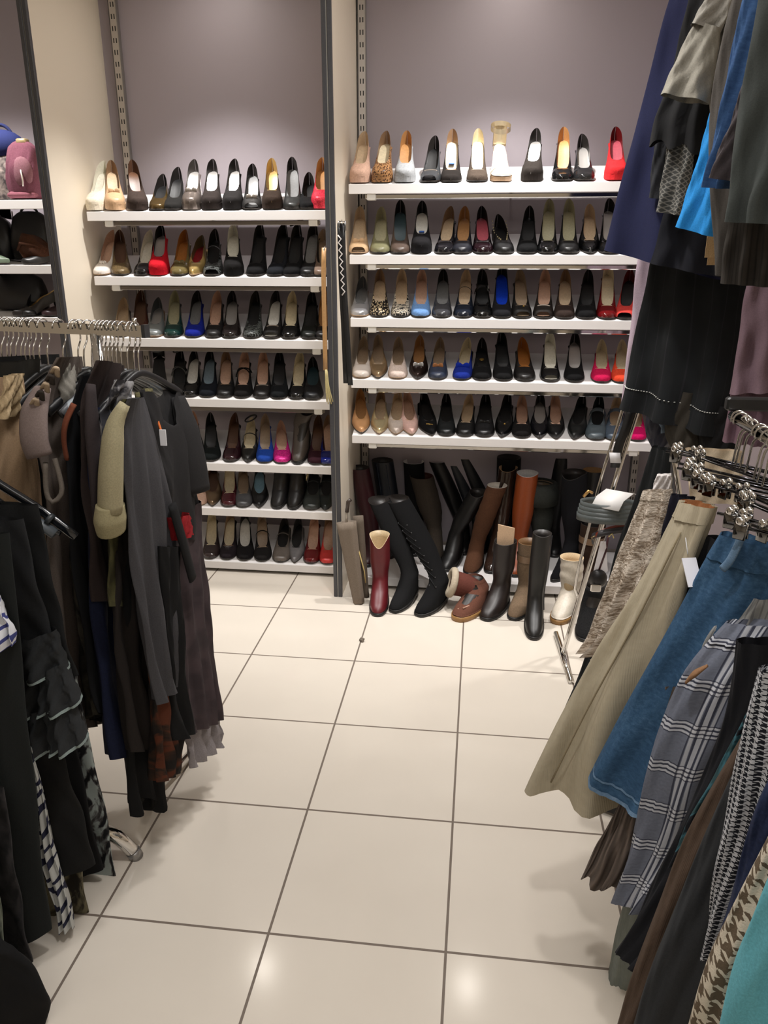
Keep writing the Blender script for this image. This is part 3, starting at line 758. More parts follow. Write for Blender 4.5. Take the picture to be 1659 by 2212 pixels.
# ================================================================== BOOTS
def make_boot(name, label, group, toe, z0, yaw, Hs, mat, lean=(0, 0), top=.056, ankle=.037, hH=.0, lining=None, sole=None, slouch=0, W=.044, ft=.19, pointed=False, notch=0, extras='', cat='boot', roll=0, soleT=.014, wr=0):
    """toe: world xy of the toe tip; heel axis sits behind it"""
    R = Matrix.Rotation(yaw, 3, 'Z'); off = R @ Vector((0, ft, 0))
    t = thing(name, label, cat, (toe[0]+off.x, toe[1]+off.y, z0), (0, roll, yaw), group)
    N = 28
    zz = [soleT, soleT+.006, .025, 0.032, .038, .044, .050, .056, .066, .078, .09, .10, .112, .125, .14]
    k = 14
    zz += [.14+(Hs-.14)*(i+1)/k for i in range(k)] if not slouch else [.14+(Hs-.14)*(i+1)/34 for i in range(34)]
    ah = .118
    def ringat(z, inset=0):
        z = max(z, .03) if inset > 0 else z; f = z/ah
        if z < ah:
            tb_ = [(0, 1), (.12, .99), (.25, .94), (.36, .82), (.45, .67), (.6, .42), (.75, .22), (.9, .08), (1, 0)]
            for (f0_, g0_), (f1_, g1_) in zip(tb_, tb_[1:]):
                if f <= f1_: gg = g0_+(g1_-g0_)*(f-f0_)/(f1_-f0_); break
            yf = -.052-(ft-.052)*gg
        else: yf = -.052-.004*(z-ah)
        yb = .062-.012*sstep(.03, .14, z)
        if z >= ah*.8:
            g = sstep(ah*.8, Hs*.62, z); r = ankle+(top-ankle)*g
            yb = yb*(1-sstep(.1, .2, z))+r*1.08*sstep(.1, .2, z); yf = yf*(1-sstep(.09, .2, z))-r*1.08*sstep(.09, .2, z)
            w = (W*.9)*(1-sstep(.08, .17, z))+r*sstep(.08, .17, z)
        else: w = W*(1-.12*sstep(.02, .1, z))
        s = sstep(.12, Hs, z); lx = lean[0]*max(0, (z-.1)/(Hs-.1))**1.15; ly = lean[1]*max(0, (z-.1)/(Hs-.1))**1.15
        yc = (yf+yb)/2; b = (yb-yf)/2-inset; w -= inset
        out = []
        for i in range(N):
            a = 2*PI*i/N; cy, sx = math.cos(a), math.sin(a)
            ex = 1.0
            wx = w*(1 if not pointed else (1-.45*max(0, -cy)**2 if z < ah*.8 else 1))
            if z < ah*.7:
                wx *= 1+.10*(1 if -.2 < -cy < .8 else 0)*0 - .14*max(0, cy-.1)
                x = wx*math.copysign(abs(sx)**.75, sx)
            else: x = wx*sx
            wv = 1
            if slouch and z > .1: wv += slouch*math.sin(z*120+1.6*math.sin(a*2+z*20))+slouch*.6*math.sin(z*61+a)
            if wr: wv += wr*math.sin(z*45+3*a)*sstep(.06, .12, z)*(1-sstep(.2, .3, z))
            y = yc+b*cy*wv; x *= wv
            zt = z
            if notch and z > Hs-.09: zt = z-notch*max(0, math.cos(a-PI))**3*sstep(Hs-.09, Hs, z)
            y2 = y+ly; lift = hH*sstep(-.11, -.01, y)
            out.append((x+lx, y2, zt+lift))
        return out
    rings = [ringat(z) for z in zz]
    lm = lining or M((36, 32, 30), 'l')
    mk('shaft', loft(rings, True), mat, t)
    ins_ = [ringat(zz[-1]), ringat(zz[-1]+.001, .002), ringat(zz[-1]-.03, .004), ringat(zz[-1]-.09, .006), ringat(zz[-1]-.16, .010)]
    mk('lining', loft(ins_, False, True), lm, t)
    sm = sole or M((24, 22, 21), 'l')
    def sring(z, e):
        out = []
        for p in ringat(soleT, -e): out.append((p[0], p[1], z+hH*sstep(-.11, -.01, p[1])))
        return out
    mk('sole', loft([sring(0, .003), sring(soleT*.6, .004), sring(soleT+.002, .003)], True, True), sm, t)
    if hH > .012:
        rg = [[(.029*math.cos(a)*s, .028+.030*math.sin(a)*s, z) for a in [2*PI*q/16 for q in range(16)]] for z, s in ((0, .9), (hH*.5, .95), (hH+.004, 1.05))]
        mk('heel', loft(rg, True, True), sm, t)
    if 'cuff' in extras:
        rg = [[(p[0]*1.0+dx*math.sin(2*PI*i/N), p[1]+dx*math.cos(2*PI*i/N), p[2]+dz) for i, p in enumerate(ringat(Hs))] for dx, dz in ((-.004, -.01), (.004, .012), (.022, .006), (.034, -.05), (.032, -.10), (.012, -.105))]
        mk('cuff', loft(rg), mat if 'cuffsame' in extras else lm, t)
    if 'laces' in extras:
        P = []
        for i in range(9):
            z = .10+.24*i/8; r = ringat(z)
            for j in (N//2-2, N//2+2): P.append(ellipsoid((r[j][0], r[j][1]-.001, r[j][2]), (.004, .004, .004), 6, 4))
        mk('eyelets', join(*P), M((60, 60, 62), 'l'), t)
        P = [tube([Vector(ringat(.10+.03*i)[N//2-2])+Vector((0, -.004, 0)), Vector(ringat(.13+.03*i)[N//2+2])+Vector((0, -.004, 0))], .0025, 5) for i in range(8)]
        mk('laces', join(*P), M((30, 30, 31), 'f'), t)
    if 'paper' in extras:
        r = Vector(ringat(Hs)[0])*.5+Vector(ringat(Hs)[N//2])*.5; V = []
        for q in range(4):
            a = .3+q*.35; dx = Vector((math.cos(a), math.sin(a), 0))*.035; nn = Vector((-math.sin(a), math.cos(a), 0))*.012*(q-1.5)
            b0 = r+nn-Vector((0, 0, .08)); b1 = r+nn+Vector((0, 0, .075-.012*q))
            V.append(([b0-dx, b0+dx, b1+dx*1.1, b1-dx*1.05+Vector((0, 0, .012)), b0-dx+nn*.3, b0+dx+nn*.3, b1+dx*1.1+nn*.3, b1-dx*1.05+nn*.3+Vector((0, 0, .012))], [(0, 1, 2, 3), (4, 7, 6, 5), (3, 2, 6, 7), (0, 3, 7, 4), (1, 5, 6, 2)]))
        mk('paper_stuffing', join(*V), M((206, 176, 146), 'f'), t, smooth=False)
    if 'band' in extras:
        rg = [[(p[0]*1.06, p[1]*1.06+0, p[2]) for p in ringat(z)] for z in (Hs*.72, Hs*.82)]
        mk('band', loft(rg), M((120, 96, 74), 'l'), t)
    if 'zip' in extras:
        P = [Vector(ringat(z)[N//4])+Vector((.001, 0, 0)) for z in [.06+(Hs-.07)*i/10 for i in range(11)]]
        mk('zip', tube(P, .003, 5), M((70, 70, 72), 'm'), t)
    if 'stitch' in extras:
        for j in (N//2-2, N//2+2):
            mk('seam', tube([Vector(ringat(z)[j])+Vector((0, -.001, 0)) for z in [.13+(Hs-.14)*i/12 for i in range(13)]], .0018, 5), M((40, 46, 56), 'f'), t)
    return t


def fl(px, py, z=0.0): p = atz(px, py, z); return (p.x, p.y)


def lean_to(toe, yaw, ft, px, py, Hs, z0):
    """lateral lean so that the shaft top meets the sight line px,py at the boot's own depth"""
    off = Matrix.Rotation(yaw, 3, 'Z') @ Vector((0, ft, 0)); Y = toe[1]+off.y
    x = xat(px, Y, z0+Hs); d = x-(toe[0]+off.x)
    return d


def boot(label, px, py, z0, yaw, Hs, tpx, mat, grp='boots standing on the tiles', name='boot', ft=.19, leany=0, **kw):
    toe = fl(px, py, z0)
    return make_boot(name, label, grp, toe, z0, yaw, Hs, mat, ((lean_to(toe, yaw, ft, tpx, 0, Hs, z0)+leany*math.sin(yaw))/math.cos(yaw), leany), ft=ft, **kw)


SZ = .06
SUE = M((19, 19, 20), 's'); LEA = M((18, 18, 19), 'l')
TANS = M((150, 112, 66), 'l')
# ---- back row, on the low white base shelf
bk = dict(z0=SZ, grp='boots crowded on the base shelf')
boot('tall dark burgundy leather boot beside the middle partition', 790, 1226, yaw=-.05, Hs=.48, tpx=776, mat=M((52, 16, 22), 'l'), top=.052, **bk)
boot('tall blue-black boot with stitched shaft beside the burgundy boots', 838, 1208, yaw=0, Hs=.49, tpx=826, mat=M((22, 26, 34), 'l'), top=.058, extras='stitch', **bk)
boot('tall black suede boot with white paper in its top', 893, 1203, yaw=0, Hs=.47, tpx=893, mat=SUE, extras='', lining=M((210, 208, 204), 'f'), leany=.02, **bk)
boot('grey-brown suede boot with gaping dark red-lined top', 942, 1214, yaw=.1, Hs=.41, tpx=910, mat=M((62, 55, 48), 's'), lining=M((70, 36, 30), 'l'), top=.064, slouch=.012, leany=.02, ft=.19, **bk)
boot('black leather boot leaning left, furthest left of the leaning dark boots', 1003, 1200, yaw=.1, Hs=.46, tpx=943, mat=LEA, top=.05, leany=.05, lining=M((150, 150, 150), 'l'), **bk)
boot('dark slate tall boot leaning left behind the brown suede boot', 1040, 1197, yaw=.1, Hs=.44, tpx=980, mat=M((36, 40, 46), 'l'), top=.05, leany=.04, **bk)
boot('black tall boot leaning left with pale lining, topmost of the leaning ones', 1072, 1200, yaw=.1, Hs=.48, tpx=1004, mat=M((24, 25, 28), 'l'), top=.05, leany=.05, lining=M((170, 164, 150), 'l'), **bk)
boot('glossy black leather boot leaning right against the brown suede boot', 958, 1236, yaw=-.3, Hs=.335, tpx=1034, mat=M((17, 17, 18), 'l'), hH=.05, top=.05, wr=.03, leany=.02, **bk)
boot('tall brown suede slouch boot leaning right', 1012, 1244, yaw=-.2, Hs=.43, tpx=1074, mat=M((84, 56, 40), 's'), top=.05, slouch=.018, lining=M((206, 198, 186), 'l'), **bk)
boot('dark brown croc-look boot behind the brown suede boot', 1056, 1240, yaw=-.25, Hs=.46, tpx=1098, mat=M((48, 34, 28), 'p'), hH=.04, top=.048, slouch=.01, lining=M((170, 136, 100), 'l'), leany=.05, **bk)
boot('tall orange-tan leather boot with pale lining', 1110, 1248, yaw=-.15, Hs=.475, tpx=1139, mat=M((142, 66, 28), 'l'), top=.054, lining=M((214, 212, 210), 'l'), hH=.02, **bk)
boot('very wide-topped black boot at the back of the base shelf', 1094, 1226, yaw=0, Hs=.53, tpx=1100, mat=SUE, top=.062, leany=.03, **bk)
boot('dark grey cuffed suede boot right of the orange boot', 1164, 1240, yaw=-.1, Hs=.42, tpx=1168, mat=M((50, 52, 49), 's'), top=.062, extras='cuff cuffsame', lining=M((120, 100, 76), 'l'), **bk)
boot('tall black boot between the cuffed boot and the pointed boot', 1198, 1205, yaw=0, Hs=.5, tpx=1212, mat=LEA, top=.056, leany=.03, **bk)
boot('black suede pointed boot on the base shelf, rightmost', 1192, 1258, yaw=-.6, Hs=.47, tpx=1240, mat=M((20, 20, 23), 's'), top=.06, pointed=True, hH=.05, **bk)
boot('black tall boot behind the grey belt coil', 1258, 1225, yaw=-.1, Hs=.47, tpx=1282, mat=LEA, top=.054, lining=M((190, 150, 100), 'l'), **bk)
# ---- front row, on the tiles
boot('burgundy leather boot with notched cream-lined top', 815, 1333, 0, .05, .325, 820, M((92, 20, 28), 'l'), top=.048, lining=M((206, 184, 148), 'l'), notch=.05, hH=.015, W=.043)
boot('black suede tall boot behind the lace-up boot', 848, 1325, 0, -.35, .41, 808, M((24, 24, 25), 's'), top=.055, leany=.12, hH=.03, wr=.03)
boot('black suede lace-up tall boot leaning left', 902, 1333, 0, -.5, .425, 846, M((19, 19, 20), 's'), top=.058, leany=.10, extras='laces', hH=.02, W=.047)
mo = boot('brown moccasin boot with shearling cuff flopped to the left', 984, 1344, 0, -.5, .13, 1026, M((96, 62, 50), 's'), sole=TANS, top=.05, ankle=.046, W=.056, soleT=.022, leany=.0, ft=.21)
R1 = mo.matrix_basis.to_3x3().inverted()
c0 = mo.location
def loc_in(px, py, Y): return R1 @ (at(px, py, Y)-c0)
ym = c0.y
path = [loc_in(1038, 1300, ym), loc_in(1030, 1280, ym), loc_in(1006, 1266, ym-.01), loc_in(976, 1258, ym-.02)]
P = resample(path, 12)
mk('folded_shaft', tube(P, [.047+.013*i/11 for i in range(12)], 18, True), M((92, 52, 44), 's'), mo)
d = (P[-1]-P[-3]).normalized(); e = d.cross(Vector((0, 0, 1))).normalized(); f = e.cross(d)
ring = [P[-1]+e*(.058*math.cos(a))+f*(.058*math.sin(a)) for a in [2*PI*k/20 for k in range(21)]]
mk('fur_trim', tube(ring, .017, 9, False), pattern('fur', (196, 178, 150), (232, 220, 200)), mo)
mk('lace', tube([loc_in(1000, 1314, ym-.15), loc_in(1012, 1309, ym-.13), loc_in(1024, 1314, ym-.12), loc_in(1030, 1322, ym-.1)], .004, 6), M((170, 130, 110), 'l'), mo)
mk('apron_seam', tube([loc_in(980, 1328, ym-.14), loc_in(990, 1316, ym-.14), loc_in(1004, 1312, ym-.13), loc_in(1014, 1322, ym-.12)], .005, 6), M((176, 140, 120), 'l'), mo)
boot('dark brown leather boot stuffed with beige paper', 1046, 1342, 0, -.42, .32, 1092, M((34, 27, 26), 'l'), top=.052, extras='paper', hH=.015, W=.048, wr=.02)
boot('olive-taupe boot with a banded shaft', 1106, 1341, 0, -.38, .325, 1143, M((110, 92, 74), 's'), top=.05, extras='band', W=.046, lining=M((120, 90, 60), 'l'), wr=.02)
boot('slim black leather boot standing foremost on the tiles', 1153, 1384, 0, -.06, .412, 1171, M((18, 18, 18), 'l'), top=.041, ankle=.034, hH=.02, W=.041, extras='zip', wr=.01)
boot('off-white wrinkled boot with tan sole by the chrome stand', 1200, 1350, 0, -.42, .265, 1236, M((206, 196, 180), 'l'), top=.052, sole=TANS, slouch=.03, soleT=.02, W=.05, lining=M((210, 186, 150), 'f'))
boot('brown boot with olive band behind the chrome stand', 1262, 1300, 0, -.2, .34, 1282, M((50, 36, 28), 's'), top=.06, extras='band')
# black shaggy boot lying behind the stand
fb = make_boot('fur_boot', 'black shaggy fur boot on the tiles behind the chrome stand', None, fl(1262, 1388), 0, -.25, .19, pattern('fur', (10, 10, 10), (44, 44, 46)), (.02, .02), top=.06, ankle=.05, W=.052, slouch=.05)
# ankle boots standing on the left bay shelves
def shelf_boot(row, tp, hp, words, mat, Hs, **kw):
    z = LR[row]+.004; y = YF+.018; x = xat(tp, y, z); n = kw.pop('nth', '')
    t = make_boot('ankle_boot', words, 'ankle boots on the left bay shelves', (x, y), z, 0, Hs, mat, ((xat(hp, y+.2, z+Hs)-xat(tp, y+.2, z+Hs))*1.0, .02), **kw)
    t.location = (x, y+.19*math.cos(SL), z+.19*math.sin(SL)); t.rotation_euler = (SL, 0, 0)
shelf_boot(4, 641, 655, 'grey-brown leather ankle boot right of the hot pink shoe', M((74, 66, 60), 'l'), .16, hH=.05, top=.05, W=.042)
shelf_boot(5, 597, 602, 'black ankle boot on the sixth left shelf, left of the ringed boot', M((30, 29, 31), 'l'), .15, hH=.02, top=.048)
rb = shelf_boot(5, 632, 636, 'black ankle boot with a gold ring buckle', M((24, 23, 24), 'l'), .15, hH=.02, top=.05)
p = at(645, 1062, YF+.10); 
mk('buckle', tube([tuple(Vector((.054+.004*math.sin(a), -.03+.020*math.cos(a), .105+.020*math.sin(a)))) for a in [2*PI*k/16 for k in range(17)]], .0035, 6), M((200, 184, 140), 'm'), [o for o in COL.objects if o.get('label') == 'black ankle boot with a gold ring buckle'][0])

# ================================================================== umbrella, belts, fluff
tip = atz(775, 1304, 0.0); tip.z = 0
topp = at(747, 1128, 3.335)
um = thing('umbrella', 'taupe folded umbrella leaning on the middle partition post', 'umbrella', tip)
ax = topp-tip
def pleat(path, r0, r1, n=24, k=5, amp=.12, ph=0):
    rings = []; d = (path[1]-path[0]).normalized(); e = Vector((0, 1, 0)).cross(d).normalized(); f = d.cross(e)
    for i in range(13):
        s = i/12; c = path[0].lerp(path[1], s); r = r0+(r1-r0)*s
        rings.append([c+e*(r*math.cos(a)*(1+amp*math.sin(k*a+ph)))+f*(r*.62*math.sin(a)*(1+amp*math.sin(k*a+ph))) for a in [2*PI*q/n for q in range(n)]])
    return loft(rings, True, True)
TAU = M((122, 110, 98), 'f'); TAU2 = M((96, 86, 76), 'f')
mk('canopy', pleat([Vector((0, 0, .004)), ax], .026, .045), TAU, um)
mk('canopy_panel', pleat([Vector((.034, .03, .02)), ax+Vector((.052, .035, .02))], .012, .024, k=3), TAU2, um)
mk('shaft', tube([ax*.9, ax*1.0+Vector((.004, 0, .04)), ax+Vector((.006, 0, .085))], .006, 8), M((170, 164, 156), 'm'), um)
mk('handle', tube([ax+Vector((.006, 0, .05)), ax+Vector((.012, .0, .10)), ax+Vector((.024, 0, .112))], .009, 8), M((60, 50, 44), 'l'), um)
mk('tie_strap', tube([ax*.62+Vector((.035, .01, .02)), ax*.40+Vector((.05, .01, .0)), ax*.26+Vector((.048, .01, 0))], .008, 8, flat=.3), M((186, 164, 110), 'f'), um)
# belts
def ribbon(P, wdt, th, wd=Vector((1, 0, 0))):
    P = [Vector(p) for p in P]; V = []; F = []
    for i, p in enumerate(P):
        d = (P[min(i+1, len(P)-1)]-P[max(i-1, 0)]).normalized(); n = d.cross(wd).normalized(); ww = wd
        for a, b in ((-1, -1), (1, -1), (1, 1), (-1, 1)): V.append(p+ww*(wdt*.5*a)+n*(th*.5*b))
    for i in range(len(P)-1):
        for k in range(4): F.append((i*4+k, i*4+(k+1) % 4, i*4+4+(k+1) % 4, i*4+4+k))
    F.append((3, 2, 1, 0)); m = len(P)*4; F.append((m-4, m-3, m-2, m-1))
    return V, F
yb = 3.372
b0 = at(737, 478, yb); b1 = at(749, 832, yb)
def rel(o, pts): return [Vector(p)-o for p in pts]
bt = thing('belt', 'black belt with white zigzag hanging right of the middle post', 'belt', b1)
mk('strap', ribbon(rel(b1, resample([at(735, 482, yb), at(738, 600, yb), at(744, 720, yb), at(748, 828, yb)], 12)), .026, .004), BLACKP, bt)
mk('strap', ribbon(rel(b1, resample([at(740, 482, yb-.006), at(743, 600, yb-.006), at(750, 720, yb-.006), at(757, 832, yb-.006)], 12)), .022, .004), M((26, 26, 28), 'l'), bt)
zz = []
for i in range(17):
    f = i/16; zz.append(at(733+f*9+(3.2 if i % 2 else -3.2), 508+f*130, yb-.011)-b1)
mk('zigzag_trim', tube(zz, .0028, 6), M((220, 214, 210), 'f'), bt)
mk('buckle', tube(rel(b1, [at(732, 492, yb-.01), at(732, 478, yb-.01), at(746, 478, yb-.01), at(746, 498, yb-.01)]), .004, 6), M((120, 118, 116), 'm'), bt)
mk('hook', tube(rel(b1, [at(738, 476, 3.40), at(738, 478, 3.385), at(739, 484, 3.362)]), .003, 6), CHROME, bt)
b1 = at(713, 872, yb)
bt = thing('belt', 'tan leather belt with fringed end hanging left of the middle post', 'belt', b1)
mk('strap', ribbon(rel(b1, resample([at(700, 535, yb), at(699, 600, yb), at(701, 700, yb), at(703, 800, yb)], 10)), .019, .004), M((188, 146, 98), 'l'), bt)
for k in range(5): mk('fringe', tube(rel(b1, resample([at(703+k*.8, 798, yb), at(704+k*1.6, 835, yb-.004), at(706+k*3.2, 868+(k % 2)*5, yb)], 7)), .0026, 5), M((204, 190, 140), 'f'), bt)
mk('hook', tube(rel(b1, [at(702, 532, 3.39), at(701, 535, 3.372), at(700, 541, 3.37)]), .003, 6), CHROME, bt)
fp = atz(784, 1385, 0)
mk_f = mk('lint', join(*[ellipsoid((random.uniform(-.012, .012), random.uniform(-.01, .01), .006+random.uniform(-.002, .006)), (.007, .006, .005), 7, 5) for _ in range(7)]), M((120, 110, 100), 'f'))
mk_f.location = (fp.x, fp.y, 0); tag(mk_f, 'small grey fluff on the tiles in front of the boots', 'lint')

# ================================================================== far left bay: bags and shoes
def bag(name, label, x, y, z, wd, hh, dp, mat, bulge=.35, puff=None):
    t = thing(name, label, 'bag', (x, y, z))
    rings = []
    for i in range(17):
        s = i/16; ww = wd*.5*(1-.10*s+.10*math.sin(PI*s)); dd = dp*.5*(1-.7*s*s+bulge*math.sin(PI*s)*.4)
        if i == 16: ww *= .9; dd *= .5
        rings.append([(ww*math.copysign(abs(math.cos(a))**.6, math.cos(a)), dd*math.copysign(abs(math.sin(a))**.7, math.sin(a))*(1+.07*math.sin(5*a+s*7)+(puff or 0)*math.sin(11*a+3*math.sin(s*5))*math.sin(PI*s)), hh*s-.012*s*math.cos(2*a)) for a in [2*PI*k/36 for k in range(36)]])
    V, Fc = loft(rings, True, True)
    mk('body', (V, Fc), mat, t, uv=[(v[0], v[2]) for v in V])
    return t
sy = YF+.13
p = at(28, 425, sy); b = bag('handbag', 'patterned grey bag with navy base and top on the far left shelf', p.x-.03, sy+.02, BZ[0]+.012, .22, .26, .15, pattern('mottle', (60, 54, 54), (160, 146, 138)))
mk('top_flap', ellipsoid((0, 0, .235), (.115, .075, .075), 18, 10), M((30, 38, 84), 'f'), b)
mk('side_panel', box(.055, .112, -.085, .07, .0, .13, .02), M((30, 38, 92), 'f'), b)
mk('handle', tube(arc((0, 0, .27), .06, 0, PI, 12, 'xz'), .008, 8), M((30, 36, 74), 'f'), b)
p = at(66, 425, sy); b = bag('handbag', 'pink patent bag with gold clasp beside the left partition', p.x+.01, sy-.03, BZ[0]+.012, .15, .24, .13, M((104, 62, 74), 's'), .9, .09)
mk('front_pocket', ellipsoid((.02, -.06, .11), (.05, .03, .07), 14, 9), M((122, 84, 92), 's'), b)
mk('clasp', box(-.02, .03, -.02, .02, .235, .262, .005), M((206, 184, 140), 'm'), b)
mk('zip', tube([(.03, -.092, .12), (.034, -.095, .08), (.03, -.09, .05)], .004, 6), M((220, 214, 205), 'm'), b)
mk('base_band', box(-.07, .07, -.075, .05, .0, .03, .01), M((128, 78, 88), 's'), b)
def heap(label, px, py, row, col, kind='q', yaw=1.2, fin='l', ins='cream'):
    z = BZ[row]+.004; y = YF+.03; x = xat(px, y, z)
    ic, fi = INS[ins]
    make_shoe(kind, M(col, fin), M(ic, fi), M(ic, fi), SOLEM, label, 'shoe', 'flat shoes on the far left bay shelves', '', (x, y, z), (math.radians(4), 0, yaw))
heap('sage green flat shoe lying sideways on the far left shelf', 22, 572, 1, (104, 118, 100), 'q', 1.3)
heap('pale grey-green flat shoe with white sole at the frame edge', 5, 573, 1, (170, 176, 160), 'F', 1.0)
heap('dark flat shoe behind the sage green one', 48, 568, 1, (26, 24, 24), 'F', -.8)
heap('tan-soled dark shoe tipped on the lowest far left shelf', 28, 686, 2, (30, 24, 22), 'q', -.9, 'l', 'gold')
heap('dark wine flat shoe on the lowest far left shelf', 95, 688, 2, (44, 24, 28), 'F', -.4, 'l', 'brown')
heap('black flat shoe on the lowest far left shelf', 62, 687, 2, (18, 17, 18), 'F', .3, 'l', 'black')
z = BZ[1]+.012; y = YF+.13; x = xat(84, y, z)
t = thing('slouch_bag', 'rust brown suede slouch bag on the middle far left shelf', 'bag', (x, y-.02, z))
V = []
for k in range(13):
    s = k/12; V.append([((.085*math.cos(q)+.012*math.cos(3*q+s*4))*math.sin(PI*(.08+.80*s))**.5, (.06*math.sin(q)+.01*math.sin(4*q+s*6))*math.sin(PI*(.12+.76*s))**.5, .115*s*(1-.22*math.cos(q)) + .012*math.sin(2*q+s*5)*s) for q in [2*PI*m/40 for m in range(40)]])
mk('body', loft(V, True, True), pattern('fur', (52, 32, 22), (104, 62, 40)), t)
mk('strap', tube([(-.07, -.03, .06), (-.03, -.07, .09), (.04, -.06, .08), (.07, -.02, .05)], .007, 7), M((64, 38, 26), 's'), t)
for x_, w_, h_, lv, lb in ((.005, .2, .22, 1, 'large black handbag at the back of the middle far left shelf'), (-.2, .2, .2, 1, 'black handbag left of the rust brown bag'), (-.06, .26, .17, 2, 'wide black bag at the back of the lowest far left shelf')):
    zz_ = BZ[lv]+.024; xx_ = xat(84, YF+.27, zz_)+x_-.02
    b = bag('handbag', lb, xx_, YF+.265, zz_, w_, h_, .12, M((20, 19, 20), 'l'), .4)
    mk('handle', tube(arc((0, 0, h_-.015), .05, 0, PI, 10, 'xz'), .006, 7), BLACKP, b)

# ================================================================== lamps in the ceiling
em, nt, bs = newmat('lamp_glow')
bs.inputs['Emission Color'].default_value = (1, .93, .84, 1); bs.inputs['Emission Strength'].default_value = 60; bs.inputs['Base Color'].default_value = (1, 1, 1, 1)
for x, y, lb in ((-1.26, 3.72, 'round recessed ceiling spotlight over the left shoe bay'), (.08, 3.75, 'round recessed ceiling spotlight over the right shoe bay')):
    t = thing('ceiling_spotlight', lb, 'lamp', (x, y, 2.9), group=None)
    mk('trim_ring', loft([[(r*math.cos(a), r*math.sin(a), z) for a in [2*PI*k/28 for k in range(28)]] for r, z in ((.085, 0), (.085, -.02), (.06, -.03), (.055, -.02))]), M((210, 208, 204), 'w'), t)
    mk('lens', ([(.055*math.cos(a), .055*math.sin(a), -.022) for a in [2*PI*k/28 for k in range(28)]], [tuple(range(27, -1, -1))]), em, t)

# ================================================================== GARMENTS
def sheet(left, right, T=(.012, .03), nf=3.0, amp=(.004, .02), ph=0.0, R=30, N=56, rise=0, neck=0, hem=None, s0=0.0, s1=1.0, grow=0, wob=.6, close=False, sag=0):
    """cloth tube hung between two edges (world points); returns V, F, UV"""
    Lp = resample(left, 60); Rp = resample(right, 60)
    V, F, UV = [], [], []
    ln = sum((Lp[i+1]-Lp[i]).length for i in range(59))
    def lerp(P, s):
        q = s*59; i = min(58, int(q)); return P[i].lerp(P[i+1], q-i)
    for r in range(R):
        s = s0+(s1-s0)*r/(R-1)
        a, b = lerp(Lp, s), lerp(Rp, s); c = (a+b)/2; h = (b-a)/2
        n = Vector((h.y, -h.x, 0)).normalized() if (abs(h.x)+abs(h.y)) > 1e-5 else Vector((0, -1, 0))
        per = 2*(b-a).length
        t = T[0]+(T[1]-T[0])*s+grow; A = amp[0]+(amp[1]-amp[0])*s**1.3
        for k in range(N+1):
            an = 2*PI*(k % N)/N; cu, sv = math.cos(an), math.sin(an)
            u = math.copysign(abs(cu)**.85, cu)*(1+grow*2); v = math.copysign(abs(sv)**.8, sv)
            f = A*math.sin(2*PI*nf*.5*(u+1)+ph+wob*math.sin(3*s+ph))*(1-.35*abs(u)**4)
            f += .0035*math.sin(9*u+14*s+ph*3)+.002*math.sin(23*u-19*s+ph)
            p = c+h*u+n*(t*v*(1-.25*u*u)+f)
            if rise: p.z += rise*(1-abs(u)**1.4)*max(0, 1-s)**8
            if neck and v > 0: p.z -= neck*math.exp(-(u/.42)**2)*max(0, 1-s)**10
            elif neck: p.z -= neck*.25*math.exp(-(u/.42)**2)*max(0, 1-s)**10
            if hem: p.z += hem(u, v)*sstep(.55, 1, s)
            if k < N: V.append(p)
            UV.append((per*k/N, -s*ln))
    for r in range(R-1):
        for k in range(N): F.append((r*N+k, r*N+(k+1) % N, (r+1)*N+(k+1) % N, (r+1)*N+k))
    luv = []
    for r in range(R-1):
        for k in range(N): luv += [UV[r*(N+1)+k], UV[r*(N+1)+k+1], UV[(r+1)*(N+1)+k+1], UV[(r+1)*(N+1)+k]]
    if close: F.append(tuple(range(N-1, -1, -1))); luv += [(0, 0)]*N
    return V, F, luv


def mkg(name, vfu, mat, parent):
    V, F, luv = vfu; o0 = parent.location
    me = bpy.data.meshes.new(name); me.from_pydata([tuple(p-o0) for p in V], [], F)
    l = me.uv_layers.new(name='UVMap')
    for i in range(len(luv)): l.data[i].uv = luv[i]
    me.polygons.foreach_set('use_smooth', [True]*len(me.polygons)); me.materials.append(mat); me.update()
    o = bpy.data.objects.new(name, me); COL.objects.link(o); o.parent = parent
    return o


def pts(lst, Y):
    n = len(lst)
    if isinstance(Y, tuple): return [at(x, y, Y[0]+(Y[1]-Y[0])*i/max(1, n-1)) for i, (x, y) in enumerate(lst)]
    return [at(x, y, Y) for x, y in lst]


def garment(name, label, cat, mat, left, Yl, right, Yr, group=None, part='body', band=None, bandmat=None, lining=None, **kw):
    if group == 'garments on the left front rack' and cat != 'scarf': left = [(x-260, y) for x, y in left]  # unseen left sides widened to block light and darken the floor below
    L, Rr = pts(left, Yl), pts(right, Yr)
    base = (L[-1]+Rr[-1])/2
    t = thing(name, label, cat, base, group=group)
    mkg(part, sheet(L, Rr, **kw), mat, t)
    if band:
        k2 = dict(kw); k2.update(s0=0, s1=band, grow=.004, R=8); mkg('waistband', sheet(L, Rr, **k2), bandmat or mat, t)
    if lining:
        k2 = dict(kw); k2.update(s0=.0, s1=.25, grow=-.004, R=6); mkg('lining', sheet(L, Rr, **k2), lining, t)
    return t, L, Rr


